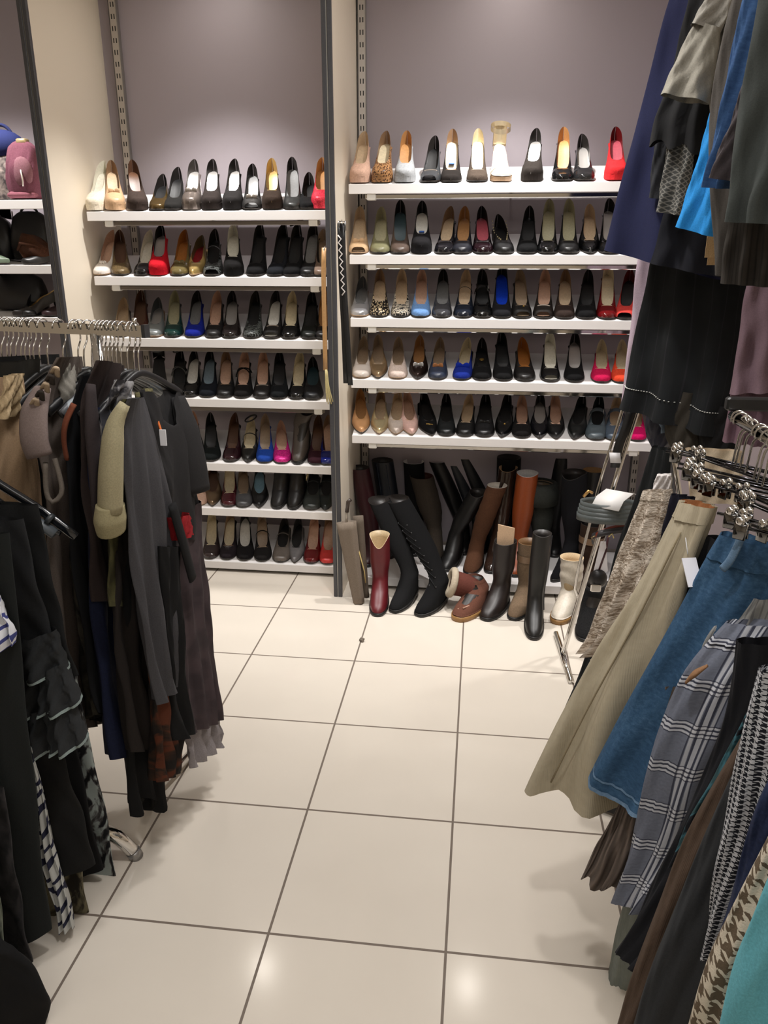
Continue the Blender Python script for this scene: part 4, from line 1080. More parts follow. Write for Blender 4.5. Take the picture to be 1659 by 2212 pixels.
def wtube(t, name, P, r, mat, n=12, flat=1.0, m=16, cap=True):
    P = [Vector(p)-t.location for p in P]
    Q = resample(P, m)
    if isinstance(r, (list, tuple)):
        r = [r[min(len(r)-2, int(i/(m-1)*(len(r)-1)))]*(1-((i/(m-1)*(len(r)-1)) % 1 if i < m-1 else 1))+r[min(len(r)-1, int(i/(m-1)*(len(r)-1))+1 if i < m-1 else len(r)-1)]*((i/(m-1)*(len(r)-1)) % 1 if i < m-1 else 1) for i in range(m)]
    v, f = tube(Q, r, n, cap, flat)
    return mk(name, (v, f), mat, t, uv=[(.006*(i % n), -.02*(i//n)) for i in range(len(v))])


FAB = lambda *c: M(tuple(c), 'f')
# ---------------------------------------------------------------- left back rack (rail runs across, chrome)
ra = at(315, 716, 1.81); rb_ = at(0, 703, 1.91); ra.z = rb_.z = 1.42
rd = (rb_-ra).normalized(); re = ra+rd*.95; rp = Vector((-rd.y, rd.x, 0)); rp = rp if rp.y > 0 else -rp
rk = thing('garment_rack', 'chrome garment rack with a square rail in front of left shoe bay', 'rack', (ra.x+rd.x*.22, ra.y+rd.y*.22, 0))
o0 = rk.location
def bar(P0, P1, w, h):
    d = (P1-P0).normalized(); s = Vector((0, 0, 1)).cross(d).normalized(); u = d.cross(s)
    V = [P+s*(a*w)+u*(b*h) for P in (P0, P1) for a, b in ((-1, -1), (1, -1), (1, 1), (-1, 1))]
    return V, [(0, 1, 5, 4), (1, 2, 6, 5), (2, 3, 7, 6), (3, 0, 4, 7), (3, 2, 1, 0), (4, 5, 6, 7)]
mk('rail', bar(ra-o0, re-o0, .008, .0135), CHROME, rk, smooth=False)
mk('end_cap', bar(ra-rd*.004-o0, ra+rd*.006-o0, .010, .0155), M((50, 50, 52), 'l'), rk, smooth=False)
mk('end_knob', tube([ra+rd*.03-o0+Vector((0, 0, .012)), ra+rd*.03-o0+Vector((0, 0, .03))], .006, 10), CHROME, rk)
for q in (.15, .86):
    c = ra+rd*q; mk('upright', tube([Vector((c.x, c.y, .04))-o0, Vector((c.x, c.y, 1.41))-o0], .013, 12), CHROME, rk)
    mk('foot', tube([Vector((c.x, c.y, .03))-o0-rp*.04, Vector((c.x, c.y, .03))-o0+rp*.24], .014, 10), CHROME, rk)


def coat_hanger(c, direction, label, group, amat, hw=.19, drop=.07, stem=.10, rail_r=.015, tiltx=0):
    """hook over the rail at c (rail centre), arms along direction"""
    t = thing('clothes_hanger', label, 'hanger', c, (0, 0, math.atan2(direction.y, direction.x)), group)
    R = rail_r+.006
    P = [(0-R*math.sin(a), 0, R*math.cos(a)) for a in [PI*.55-PI*1.25*k/12 for k in range(13)]]
    # hook goes across the rail (rail runs along local y here)
    P = [(R*math.cos(a), 0, R*math.sin(a)) for a in [-.15*PI+PI*1.15*k/12 for k in range(13)]]
    P = P[::-1]; P = [(p[0], 0, p[2]) for p in P]
    P += [(R*.8, 0, -.03), (.004, 0, -.055), (0, 0, -stem)]
    mk('hook', tube(resample(P, 26), .0022, 7), CHROME, t)
    A = [(-hw, 0, -stem-drop), (-hw*.55, 0, -stem-drop*.42), (-.03, 0, -stem-.004), (0, 0, -stem+.002), (.03, 0, -stem-.004), (hw*.55, 0, -stem-drop*.42), (hw, 0, -stem-drop)]
    mk('arms', tube(resample(A, 22), [.0065 if 2 < i < 19 else .009 for i in range(22)], 8, True, 1.4), amat, t)
    return t


HK = [-8, 6, 14, 26, 38, 47, 58, 66, 80, 98, 133, 166, 178, 195, 212, 222, 230, 238, 247, 257, 270, 284, 293]
hm = [M((24, 24, 26), 'l'), M((150, 158, 164), 'l'), M((20, 20, 21), 'l'), M((90, 92, 96), 'l')]
for i, px in enumerate(HK):
    f = (315-px)/315*(rb_-ra).length
    c = ra+rd*f; j = [0, 2, 0, 3][i % 4] if i not in (7, 17, 19) else 1
    lb = {0: 'slim black hanger on the left chrome rail', 2: 'slim black hanger on the left chrome rail', 1: 'pale grey plastic hanger on the left chrome rail', 3: 'mid grey hanger on the left chrome rail'}[j]
    dr = (rp+rd*random.uniform(-.25, .15)).normalized()
    coat_hanger(c, dr, lb, lb.replace('hanger', 'hangers'), hm[j], hw=.17, drop=.075, stem=.105)

g1 = 'garments on the left back rack'
garment('jacket', 'black jacket behind the beige trousers on the left rack', 'jacket', FAB(24, 23, 23), [(-60, 775), (-60, 1000), (-50, 1250)], 1.80, [(128, 765), (140, 900), (150, 1250)], 1.98, g1, nf=3)
garment('jacket', 'dark olive-black jacket shoulder at the left end of the chrome rail', 'jacket', FAB(38, 36, 32), [(-60, 790), (-60, 900), (-55, 1000)], 1.74, [(88, 775), (84, 830), (70, 1000)], 1.84, g1, nf=2)
garment('trousers', 'beige trousers on the left rack at the frame edge', 'trousers', FAB(160, 134, 106), [(-30, 815), (-40, 1000), (-40, 1250)], 1.66, [(45, 815), (68, 930), (92, 1080), (104, 1260)], 1.78, g1, nf=1.5, T=(.014, .012), amp=(.002, .008))
garment('trousers', 'cream folded garment beside the beige trousers', 'trousers', FAB(186, 164, 130), [(12, 812), (0, 860), (-14, 905)], 1.64, [(48, 806), (46, 850), (34, 900)], 1.70, g1, nf=1, T=(.01, .01))
t, L, Rr = garment('dress', 'taupe short-sleeved dress with frilled shoulder on the left rack', 'dress', FAB(98, 88, 82), [(128, 772), (88, 845), (80, 960), (98, 1080), (106, 1250), (125, 1400), (165, 1580)], 1.67, [(172, 770), (190, 900), (196, 1100), (205, 1300), (212, 1560)], 1.86, g1, nf=3, T=(.012, .02), amp=(.003, .012))
wtube(t, 'sleeve', [at(92, 838, 1.66), at(74, 890, 1.62), at(74, 950, 1.60), at(86, 985, 1.60)], [.022, .034, .036, .034], FAB(118, 104, 100), 16, .45)
wtube(t, 'tie_loop', [at(98, 1000, 1.6), at(100, 1060, 1.6), at(112, 1085, 1.6), at(134, 1060, 1.61), at(118, 990, 1.62)], .006, FAB(104, 96, 88), 8)
for k in range(5): wtube(t, 'frill', [at(70+k*11, 872-k*17, 1.62), at(78+k*11, 862-k*17, 1.605), at(80+k*11, 880-k*17, 1.62)], .007, FAB(176, 156, 132) if k % 2 == 0 else FAB(60, 54, 50), 8, .6)
garment('top', 'pale grey top behind the taupe frilled dress', 'top', FAB(130, 126, 118), [(128, 778), (126, 830), (128, 880)], 1.72, [(168, 772), (170, 820), (166, 880)], 1.84, g1, nf=1)
t, L, Rr = garment('dress', 'black dress with rust shoulder strap on the left rack', 'dress', FAB(22, 23, 26), [(178, 812), (148, 905), (142, 960), (146, 1100), (165, 1300), (195, 1480), (214, 1540)], 1.645, [(235, 800), (248, 950), (255, 1200), (262, 1400), (265, 1580)], 1.86, g1, nf=2.5, T=(.012, .02), amp=(.003, .015))
wtube(t, 'strap', [at(160, 872, 1.63), at(142, 912, 1.615), at(138, 950, 1.62), at(144, 990, 1.63)], .014, FAB(112, 62, 44), 10, .4)
t, L, Rr = garment('cardigan', 'dark brown cardigan on the left rack', 'cardigan', FAB(52, 43, 42), [(214, 778), (182, 850), (172, 920), (178, 1050), (192, 1200), (200, 1300)], 1.62, [(262, 790), (272, 900), (278, 1100), (276, 1290)], 1.84, g1, nf=2, T=(.014, .02), amp=(.003, .01))
wtube(t, 'sleeve', [at(196, 830, 1.60), at(198, 900, 1.585), at(206, 1010, 1.58), at(214, 1120, 1.58)], [.016, .026, .024, .022], FAB(46, 39, 40), 14, .5)
garment('dress', 'navy denim dress with low hem on the left rack', 'dress', pattern('denim', (18, 22, 40), (26, 32, 58), (38, 46, 76)), [(196, 880), (190, 1150), (200, 1350), (218, 1500), (242, 1642)], 1.63, [(270, 880), (270, 1150), (278, 1400), (296, 1600)], 1.85, g1, nf=2, amp=(.003, .014))
garment('skirt', 'charcoal speckled skirt left of the navy denim dress', 'skirt', pattern('mottle', (30, 28, 26), (70, 66, 58)), [(150, 1160), (160, 1300), (185, 1420), (205, 1545)], 1.66, [(230, 1160), (235, 1300), (238, 1420), (240, 1560)], 1.82, g1, nf=3, amp=(.003, .015))
garment('blouse', 'white and grey patterned blouse on the left rack', 'blouse', pattern('blotch', (210, 212, 216), (150, 150, 156), (60, 60, 66)), [(252, 820), (226, 875), (212, 925), (232, 965)], 1.598, [(284, 826), (284, 900), (280, 970)], 1.80, g1, nf=2, T=(.01, .012))
t, L, Rr = garment('dress', 'khaki linen dress with rolled sleeve on the left rack', 'dress', pattern('mottle', (58, 56, 38), (84, 82, 54)), [(272, 862), (240, 950), (232, 1080), (232, 1200), (238, 1310)], 1.585, [(300, 862), (306, 1000), (300, 1150), (296, 1312)], 1.80, g1, nf=2, T=(.012, .014), amp=(.002, .008))
wtube(t, 'sleeve', [at(270, 872, 1.575), at(248, 920, 1.56), at(240, 1010, 1.55), at(238, 1100, 1.55)], [.016, .032, .037, .038], FAB(150, 142, 114), 18, .72)
wtube(t, 'rolled_cuff', [at(238, 1090, 1.55), at(238, 1118, 1.55), at(241, 1146, 1.555)], [.039, .045, .040], FAB(140, 132, 102), 18, .75)
garment('skirt', 'brown-black long skirt behind the khaki dress', 'skirt', FAB(34, 29, 27), [(240, 1150), (244, 1320), (256, 1460), (285, 1625)], 1.60, [(330, 1150), (340, 1320), (345, 1480), (350, 1600)], 1.80, g1, nf=4, amp=(.004, .016))
garment('trousers', 'black trousers reaching lowest on the left rack', 'trousers', FAB(15, 15, 16), [(262, 1180), (266, 1420), (270, 1640), (280, 1745)], 1.635, [(330, 1180), (340, 1420), (350, 1620), (356, 1732)], 1.80, g1, nf=3, T=(.014, .02), amp=(.003, .02), hem=lambda u, v: -.03*math.sin(5*u))
garment('scarf', 'rust and brown patterned scarf end below the left rack garments', 'scarf', pattern('blotch', (82, 42, 26), (52, 34, 24), (28, 23, 21)), [(318, 1420), (330, 1540), (334, 1620), (342, 1690)], 1.615, [(378, 1400), (388, 1500), (386, 1600), (366, 1660)], 1.74, g1, nf=4, amp=(.004, .014))
garment('trousers', 'black slim garment hem beside the grey lace hem', 'trousers', FAB(18, 18, 19), [(345, 1180), (352, 1400), (356, 1520), (376, 1600)], 1.66, [(385, 1180), (392, 1400), (394, 1500), (390, 1580)], 1.75, g1, nf=2)
t, L, Rr = garment('cardigan', 'long charcoal jersey cardigan at the left rack end', 'cardigan', FAB(60, 59, 62), [(282, 862), (262, 925), (266, 1050), (286, 1250), (312, 1400), (338, 1508)], 1.57, [(302, 858), (338, 960), (366, 1090), (382, 1290), (386, 1478)], 1.76, g1, nf=3.2, T=(.012, .016), amp=(.003, .016), hem=lambda u, v: .02*u)
t, L, Rr = garment('dress', 'black layered dress with red belt hung outermost on the left rack', 'dress', FAB(33, 32, 33), [(306, 848), (322, 940), (345, 1040), (352, 1165)], 1.755, [(385, 850), (412, 950), (424, 1080), (428, 1165)], 1.97, g1, nf=2, T=(.016, .02), amp=(.003, .008), rise=.03, neck=.17)
wtube(t, 'sleeve', [at(384, 858, 1.95), at(402, 920, 1.93), at(416, 1000, 1.92), at(424, 1062, 1.92)], [.02, .034, .040, .042], FAB(38, 37, 38), 16, .5)
mkg('belt', sheet(pts([(355, 1118), (362, 1168)], 1.735), pts([(394, 1106), (402, 1150)], 1.84), T=(.036, .036), R=6, amp=(0, 0)), FAB(134, 24, 30), t)
mkg('skirt', sheet(pts([(350, 1150), (374, 1350), (388, 1480), (398, 1584)], 1.75), pts([(428, 1080), (442, 1250), (458, 1440), (472, 1552)], 1.98), T=(.016, .026), nf=3.4, amp=(.003, .013)), pattern('mottle', (52, 44, 47), (66, 55, 58)), t)
mkg('lace_hem', sheet(pts([(390, 1530), (400, 1595), (410, 1660)], 1.775), pts([(462, 1500), (472, 1545), (481, 1602)], 1.965), T=(.008, .014), nf=4, amp=(.006, .014), R=12), FAB(132, 126, 128), t)
wtube(t, 'sash', [at(372, 1090, 1.73), at(392, 1160, 1.74), at(408, 1220, 1.76), at(416, 1250, 1.77)], .02, FAB(18, 18, 19), 10, .4)
p = at(350, 940, 1.79); wtube(t, 'tag_cord', [at(340, 906, 1.79), at(346, 925, 1.775), at(349, 934, 1.77)], .003, FAB(190, 100, 50), 6)
mk('price_tag', box(-.008, .008, -.0015, .0015, -.024, .016), M((226, 226, 230), 'w'), t, smooth=False).location = at(352, 942, 1.765)-t.location
for q, (px, py) in enumerate(((312, 880), (328, 872))):
    wtube(t, 'print_collar', [at(px-10, py-32, 1.80), at(px-4, py+2, 1.785), at(px+4, py+30, 1.79)], .013, pattern('mottle', (60, 58, 40), (110, 104, 74)), 8, .4)

# ---------------------------------------------------------------- left front rack (rail runs towards the camera)
fx = -1.20
rk = thing('garment_rack', 'chrome garment rack with curved foot at the left frame edge', 'rack', (fx, 1.2, 0)); o0 = Vector((fx, 1.2, 0))
mk('rail', tube([(0, -.55, 1.22), (0, .42, 1.22)], .012, 12), CHROME, rk)
mk('upright', tube([(0, .42, .10), (0, .42, 1.22)], .013, 12), CHROME, rk)
foot_end = atz(290, 1852, .0)
fe = foot_end-o0; fe.z = .0
mk('foot', tube(resample([(0, fe.y-.03, .10), (.12, fe.y-.03, .115), (fe.x-.09, fe.y-.03, .112), (fe.x-.035, fe.y-.018, .085), (fe.x, fe.y, .02)], 24), .0185, 16), CHROME, rk)
mk('foot_cap', tube([(fe.x-.002, fe.y-.001, .024), (fe.x+.006, fe.y+.003, .0)], .0195, 16), M((150, 148, 146), 'm'), rk)
mk('foot', tube([(0, -.5, .02), (.25, -.5, .02)], .018, 12), CHROME, rk)
mk('upright', tube([(0, -.5, .02), (0, -.5, 1.22)], .013, 12), CHROME, rk)
# black clip hanger facing the camera
hc = Vector((fx, 1.52, 1.22)); ht = thing('clothes_hanger', 'black plastic hanger with clip in the left foreground', 'hanger', hc)
A = [Vector((-.21, 0, -.24)), Vector((-.1, 0, -.13)), Vector((0, 0, -.075)), at(-30, 1028, 1.5)-hc, at(0, 1047, 1.5)-hc, at(90, 1104, 1.5)-hc, at(165, 1160, 1.5)-hc]
mk('arms', tube(resample(A, 24), .0075, 10, True, 1.5), M((20, 22, 26), 'p'), ht)
mk('hook', tube(resample([(-.02, 0, .0), (-.012, 0, .02), (.006, 0, .022), (.018, 0, 0), (.004, 0, -.03), (0, 0, -.075)], 18), .0025, 8), CHROME, ht)
q = at(88, 1132, 1.485)-hc
ck = mk('clip', tube([q-Vector((.035, 0, -.02)), q, q+Vector((.03, 0, -.022))], .014, 10, True, .8), M((74, 80, 86), 'l'), ht)
mk('slider', tube([at(104, 1118, 1.49)-hc, at(112, 1124, 1.49)-hc], .013, 10), M((50, 54, 58), 'l'), ht)
mk('trouser_bar', tube([at(-30, 1060, 1.49)-hc, at(40, 1112, 1.49)-hc, at(130, 1152, 1.49)-hc], .006, 8), M((20, 22, 26), 'p'), ht)

g2 = 'garments on the left front rack'
garment('skirt', 'grey and white blotched skirt at the far end of the left front rack', 'skirt', pattern('blotch', (24, 24, 28), (84, 82, 82), (158, 168, 166)), [(60, 1440), (80, 1600), (100, 1750), (130, 1950)], 1.56, [(164, 1440), (178, 1530), (205, 1640), (236, 1790), (258, 1935)], 1.56, g2, nf=3, T=(.012, .02), amp=(.003, .014))
garment('skirt', 'black knit skirt with rounded hem in front of the blotched skirt', 'skirt', FAB(17, 17, 19), [(40, 1300), (80, 1600), (120, 1800), (165, 1960)], 1.525, [(124, 1300), (160, 1580), (197, 1760), (222, 1880)], 1.525, g2, nf=3, T=(.014, .024), amp=(.003, .014))
t, L, Rr = garment('dress', 'black cap-sleeved dress directly below the black clip hanger', 'dress', FAB(22, 23, 24), [(-60, 1075), (-50, 1300), (-40, 1460)], 1.47, [(82, 1090), (105, 1200), (140, 1360), (168, 1460)], 1.47, g2, nf=2, T=(.014, .03), amp=(.003, .014))
t, L, Rr = garment('skirt', 'charcoal tiered skirt with frayed pale hems', 'skirt', FAB(30, 31, 33), [(-40, 1120), (-10, 1300), (0, 1450)], 1.425, [(50, 1120), (92, 1300), (142, 1440)], 1.43, g2, nf=2, T=(.02, .03), amp=(.003, .012), part='body')
TI = [([(20, 1380), (25, 1462)], [(120, 1360), (146, 1448)]), ([(26, 1445), (28, 1540)], [(120, 1430), (104, 1532)]), ([(90, 1440), (92, 1530)], [(136, 1430), (170, 1522)]), ([(40, 1530), (56, 1622)], [(120, 1520), (118, 1616)]), ([(96, 1520), (120, 1612)], [(150, 1510), (182, 1606)])]
FR = FAB(120, 132, 130)
for k, (a, b) in enumerate(TI):
    Y = 1.408-.003*k+.004*(k % 2)
    mkg('tier', sheet(pts(a, Y), pts(b, Y), T=(.026, .042), nf=2, amp=(.004, .014), R=14), FAB(36, 38, 40), t)
    mkg('frayed_hem', sheet(pts(a, Y), pts(b, Y), T=(.026, .043), nf=2, amp=(.004, .0143), s0=.94, s1=1.015 if False else 1.0, R=3, grow=.0012), FR, t)
garment('skirt', 'black wrap skirt with thin pale hem edge', 'skirt', FAB(18, 18, 18), [(60, 1560), (90, 1700), (120, 1800), (150, 1895)], 1.40, [(120, 1560), (150, 1680), (186, 1790), (204, 1870)], 1.40, g2, nf=1.5, T=(.016, .026), amp=(.002, .008))
garment('skirt', 'beige snake print skirt hem below the black wrap skirt', 'skirt', pattern('blotch', (120, 114, 92), (90, 84, 68), (50, 46, 40)), [(100, 1640), (118, 1760), (130, 1880), (150, 1990)], 1.43, [(130, 1640), (160, 1780), (182, 1900), (192, 1980)], 1.43, g2, nf=3, T=(.012, .016), amp=(.003, .012))
garment('scarf', 'white and navy zigzag print scarf on the left front rack', 'scarf', pattern('zigzag', (38, 40, 62), (186, 188, 186)), [(58, 1610), (62, 1720), (90, 1850), (122, 1960), (130, 2006)], 1.355, [(68, 1612), (98, 1730), (124, 1850), (152, 1950), (162, 2000)], 1.36, g2, nf=2.2, T=(.006, .012), amp=(.002, .01))
garment('dress', 'plain black-green dress left of the zigzag scarf', 'dress', FAB(24, 27, 27), [(-120, 1150), (-90, 1500), (-60, 1800), (-20, 2060)], 1.30, [(20, 1150), (52, 1480), (78, 1760), (110, 2010)], 1.30, g2, nf=2.5, T=(.016, .026), amp=(.003, .02))
garment('dress', 'charcoal flecked knit dress at the lower left', 'dress', pattern('mottle', (28, 28, 30), (52, 50, 52)), [(-80, 1700), (-40, 1900), (10, 2090)], 1.235, [(8, 1700), (40, 1900), (70, 2080)], 1.235, g2, nf=2, T=(.012, .02))
garment('skirt', 'sage flecked skirt sliver at the lower left edge', 'skirt', pattern('mottle', (70, 76, 66), (140, 146, 132)), [(-100, 1700), (-60, 1950), (6, 2128)], 1.18, [(-30, 1700), (2, 1950), (27, 2110)], 1.18, g2, nf=2, T=(.01, .014))
garment('scarf', 'white scarf with blue stripe at the left edge', 'scarf', pattern('zigzag', (60, 66, 120), (204, 206, 212)), [(-50, 1240), (-30, 1320), (0, 1395)], 1.27, [(-10, 1270), (10, 1330), (26, 1372), (24, 1398)], 1.27, g2, nf=2, T=(.006, .01))
garment('coat', 'black coat hem pooled at the lower left corner', 'coat', FAB(13, 13, 14), [(-140, 1850), (-110, 2050), (-90, 2260)], 1.13, [(30, 2050), (80, 2110), (104, 2170), (85, 2260)], 1.13, g2, nf=1.5, T=(.03, .05), amp=(.004, .02), close=True)
for i in range(7):
    c = Vector((fx, 1.50-.055*i if i else 1.46, 1.22))
    coat_hanger(c, Vector((1, .04*i-.1, 0)), 'black hanger on the left front rack rail', 'black hangers on the left front rack', hm[0], hw=.17, drop=.06, stem=.09, rail_r=.012)

# ---------------------------------------------------------------- right front rack
rx = .575
rk = thing('garment_rack', 'black-framed garment rack holding the skirts at right', 'rack', (.76, 1.84, 0)); o0 = Vector((.76, 1.84, 0))
for xx in (rx, .945): mk('rail', tube([Vector((xx, .45, 1.25))-o0, Vector((xx, 1.80, 1.25))-o0], .0125, 12), CHROME, rk)
mk('crossbar', box(rx-.02-o0.x, .97-o0.x, 1.79-o0.y, 1.815-o0.y, 1.262, 1.292, .004), BLACKP, rk, smooth=False)
mk('upright', box(-.018, .018, -.02, .016, .03, 1.27), BLACKP, rk, smooth=False)
fr = atz(1298, 1737, .02)
mk('foot', tube([Vector((fr.x, fr.y, .022))-o0, Vector((0, 0, .022)), Vector((.34, -.1, .022))], .017, 12), BLACKP, rk)
mk('upright', box(-.018, .018, -1.38, -1.34, .03, 1.27), BLACKP, rk, smooth=False)
HD = Vector((.62, -.785, 0))


def clip_hanger(c, dr, label, group, first=[None]):
    ang = math.atan2(dr.y, dr.x)
    if first[0] is not None: return dup(first[0], c, (0, 0, ang), label, group)
    t = thing('clip_hanger', label, 'hanger', c, (0, 0, ang), group)
    Rr_ = .0185
    P = [(Rr_*math.cos(a), 0, Rr_*math.sin(a)) for a in [PI*1.15-PI*1.15*k/12 for k in range(13)]]
    P += [(Rr_*.9, 0, -.016), (.006, 0, -.034), (0, 0, -.10)]
    mk('hook', tube(resample(P, 26), .0026, 8), CHROME, t)
    mk('bar', tube([(-.17, 0, -.10), (.17, 0, -.10)], .0034, 8), M((60, 60, 62), 'c'), t)
    for sx in (-.145, .145):
        v = [box(sx-.011, sx+.011, s*.006-.002, s*.006+.002, -.122, -.092, .0015) for s in (-1, 1)]
        ck = mk('clip', join(*v), M((120, 120, 120), 'c'), t)
        mk('spring', tube([(sx-.011, 0, -.1), (sx+.011, 0, -.1)], .006, 10), CHROME, ck)
        mk('thumb_tab', join(ellipsoid((sx, -.009, -.088), (.0085, .005, .008), 10, 7), ellipsoid((sx, .009, -.088), (.0085, .005, .008), 10, 7)), CHROME, ck)
    first[0] = t
    return t


for i in range(28):
    y = 1.765-.034*i+random.uniform(-.012, .012)
    a = random.uniform(-.3, .3); dr = (HD+Vector((a, a*.5, 0))).normalized()
    clip_hanger(Vector((rx, y, 1.25+random.uniform(-.001, .001))), dr, 'chrome clip hanger on the right rack rail', 'chrome clip hangers on the right rack')

g3 = 'garments on the right front rack'
garment('trousers', 'black trousers furthest along the right rack', 'trousers', FAB(25, 27, 28), [(1412, 962), (1376, 1070), (1332, 1190), (1272, 1400), (1221, 1526)], 2.00, [(1450, 975), (1436, 1100), (1404, 1250), (1350, 1440), (1300, 1560)], 1.93, g3, nf=1.5, T=(.014, .02), amp=(.002, .008))
t, L, Rr = garment('skirt', 'cream and brown boucle skirt on the right rack', 'skirt', pattern('boucle', (96, 80, 66), (160, 144, 126), (222, 210, 196)), [(1392, 1058), (1368, 1122), (1328, 1222), (1284, 1350), (1260, 1406)], 1.87, [(1452, 1060), (1442, 1150), (1404, 1250), (1350, 1370), (1302, 1424)], 1.80, g3, nf=2.5, T=(.016, .022), amp=(.004, .018), band=.05)
garment('top', 'white knit top sliver above the boucle skirt', 'top', FAB(216, 210, 208), [(1420, 1024), (1412, 1050), (1404, 1078)], 1.90, [(1450, 1026), (1450, 1055), (1446, 1080)], 1.88, g3, nf=1, T=(.014, .012), close=True)
garment('skirt', 'midnight navy skirt between the boucle and the beige skirt', 'skirt', FAB(28, 28, 40), [(1452, 1066), (1436, 1150), (1404, 1260), (1360, 1360)], 1.76, [(1500, 1076), (1490, 1160), (1470, 1280), (1440, 1400)], 1.70, g3, nf=2)
t, L, Rr = garment('skirt', 'long beige fine-corded flared skirt on the right rack', 'skirt', pattern('corduroy', (164, 154, 132), (180, 170, 148)), [(1482, 1078), (1388, 1255), (1245, 1488), (1168, 1632), (1140, 1690)], 1.62, [(1536, 1098), (1500, 1220), (1440, 1420), (1410, 1560), (1392, 1742)], 1.50, g3, nf=2.0, T=(.022, .05), amp=(.003, .028), ph=1.2, band=.05, lining=FAB(150, 96, 58), hem=lambda u, v: -.012*math.sin(4*u))
wtube(t, 'side_seam', [at(1470, 1150, 1.53), at(1380, 1330, 1.53), at(1270, 1530, 1.54), at(1190, 1690, 1.56)], .0022, FAB(136, 124, 100), 6)
garment('skirt', 'black charcoal skirt between the beige and denim skirts', 'skirt', FAB(30, 30, 33), [(1500, 1152), (1482, 1260), (1452, 1400), (1420, 1540), (1390, 1700)], 1.55, [(1600, 1170), (1570, 1300), (1510, 1500), (1470, 1700)], 1.46, g3, nf=2)
q = at(1494, 1232, 1.475); pt_ = thing('swing_tag', 'white card tag between the beige and denim skirts', 'tag', q, (-.7, 0, .25))
mk('card', box(-.015, .015, -.001, .001, -.034, .026), M((226, 226, 234), 'w'), pt_, smooth=False); mk('string', tube([(0, 0, .034), (.01, .01, .08)], .0012, 5), FAB(200, 200, 200), pt_)
DEN = pattern('denim', (30, 52, 80), (52, 84, 114), (92, 122, 150)); DEN2 = pattern('denim', (60, 84, 112), (100, 128, 156), (150, 170, 190))
t, L, Rr = garment('skirt', 'mid-blue denim skirt with belt loop on the right rack', 'skirt', DEN, [(1560, 1148), (1486, 1282), (1374, 1486), (1304, 1616), (1278, 1672)], 1.47, [(1690, 1186), (1630, 1400), (1510, 1650), (1446, 1750)], 1.37, g3, nf=1.6, T=(.022, .05), amp=(.002, .016), ph=.6, band=.085, bandmat=DEN, hem=lambda u, v: -.01*math.cos(2*u))
for s_a, s_b in ((.945, .953), (.985, 1.0)):
    mkg('hem_stitching', sheet(L, Rr, nf=1.6, T=(.022, .05), amp=(.002, .016), ph=.6, s0=s_a, s1=s_b, R=3, grow=.0015, hem=lambda u, v: -.01*math.cos(2*u)), DEN2, t)
wtube(t, 'belt_loop', [at(1600, 1162, 1.385), at(1592, 1182, 1.378), at(1576, 1212, 1.378), at(1560, 1230, 1.385)], .0075, DEN2, 8, .5)
garment('skirt', 'dark taupe crinkled ruffle skirt hanging under the denim skirt', 'skirt', pattern('ribbed', (80, 71, 65), (112, 100, 92)), [(1440, 1480), (1380, 1640), (1322, 1770), (1288, 1822), (1258, 1888)], 1.44, [(1500, 1480), (1470, 1640), (1438, 1760), (1400, 1880), (1372, 1925)], 1.37, g3, nf=4, T=(.016, .03), amp=(.004, .012), hem=lambda u, v: .012*math.sin(7*u))
garment('trousers', 'light grey striped trousers behind the plaid ones', 'trousers', pattern('stripe', (128, 128, 126), (84, 84, 86)), [(1596, 1290), (1540, 1352), (1494, 1432), (1466, 1500), (1440, 1640)], 1.41, [(1710, 1290), (1660, 1400), (1610, 1500), (1570, 1650)], 1.33, g3, nf=2, T=(.018, .02))
garment('trousers', 'grey-green corded trousers with low hem under the plaid ones', 'trousers', pattern('corduroy', (116, 122, 116), (134, 140, 134)), [(1452, 1640), (1388, 1800), (1336, 2000), (1308, 2128)], 1.42, [(1560, 1640), (1490, 1800), (1410, 2000), (1378, 2200)], 1.38, g3, nf=1, T=(.02, .028), amp=(.002, .006))
t, L, Rr = garment('trousers', 'grey-blue plaid trousers with tan pocket lining', 'trousers', pattern('plaid', (92, 96, 108), (196, 198, 204), (34, 36, 52)), [(1572, 1340), (1482, 1448), (1424, 1580), (1400, 1676), (1372, 1820), (1345, 1938)], 1.36, [(1700, 1350), (1612, 1490), (1540, 1660), (1488, 1830), (1412, 1972)], 1.27, g3, nf=1.4, T=(.022, .034), amp=(.002, .014), ph=.4, band=.07)
wtube(t, 'pocket_lining', [at(1482, 1474, 1.30), at(1500, 1456, 1.295), at(1528, 1438, 1.29)], [.006, .014, .006], FAB(132, 98, 70), 10, .4)
garment('trousers', 'black trousers with rounded hem right of the plaid ones', 'trousers', FAB(22, 23, 28), [(1592, 1380), (1564, 1560), (1486, 1750), (1394, 1956), (1354, 2046)], 1.235, [(1710, 1390), (1690, 1560), (1580, 1800), (1456, 2010), (1386, 2100)], 1.17, g3, nf=1.2, T=(.022, .026), amp=(.002, .008))
garment('skirt', 'teal floral print skirt sliver beside the brown corded trousers', 'skirt', pattern('blotch', (40, 66, 70), (60, 104, 116), (26, 28, 34)), [(1640, 1480), (1588, 1590), (1534, 1690), (1490, 1770), (1450, 1860)], 1.195, [(1720, 1480), (1680, 1600), (1600, 1720), (1540, 1840)], 1.15, g3, nf=2, T=(.01, .014))
garment('trousers', 'brown corded trousers on the right rack', 'trousers', pattern('corduroy', (74, 60, 50), (92, 76, 64)), [(1660, 1500), (1591, 1608), (1486, 1794), (1419, 1960), (1369, 2098), (1333, 2215), (1305, 2300)], 1.15, [(1740, 1520), (1690, 1700), (1600, 1900), (1500, 2120), (1410, 2310)], 1.09, g3, nf=1.2, T=(.022, .026), amp=(.002, .006))
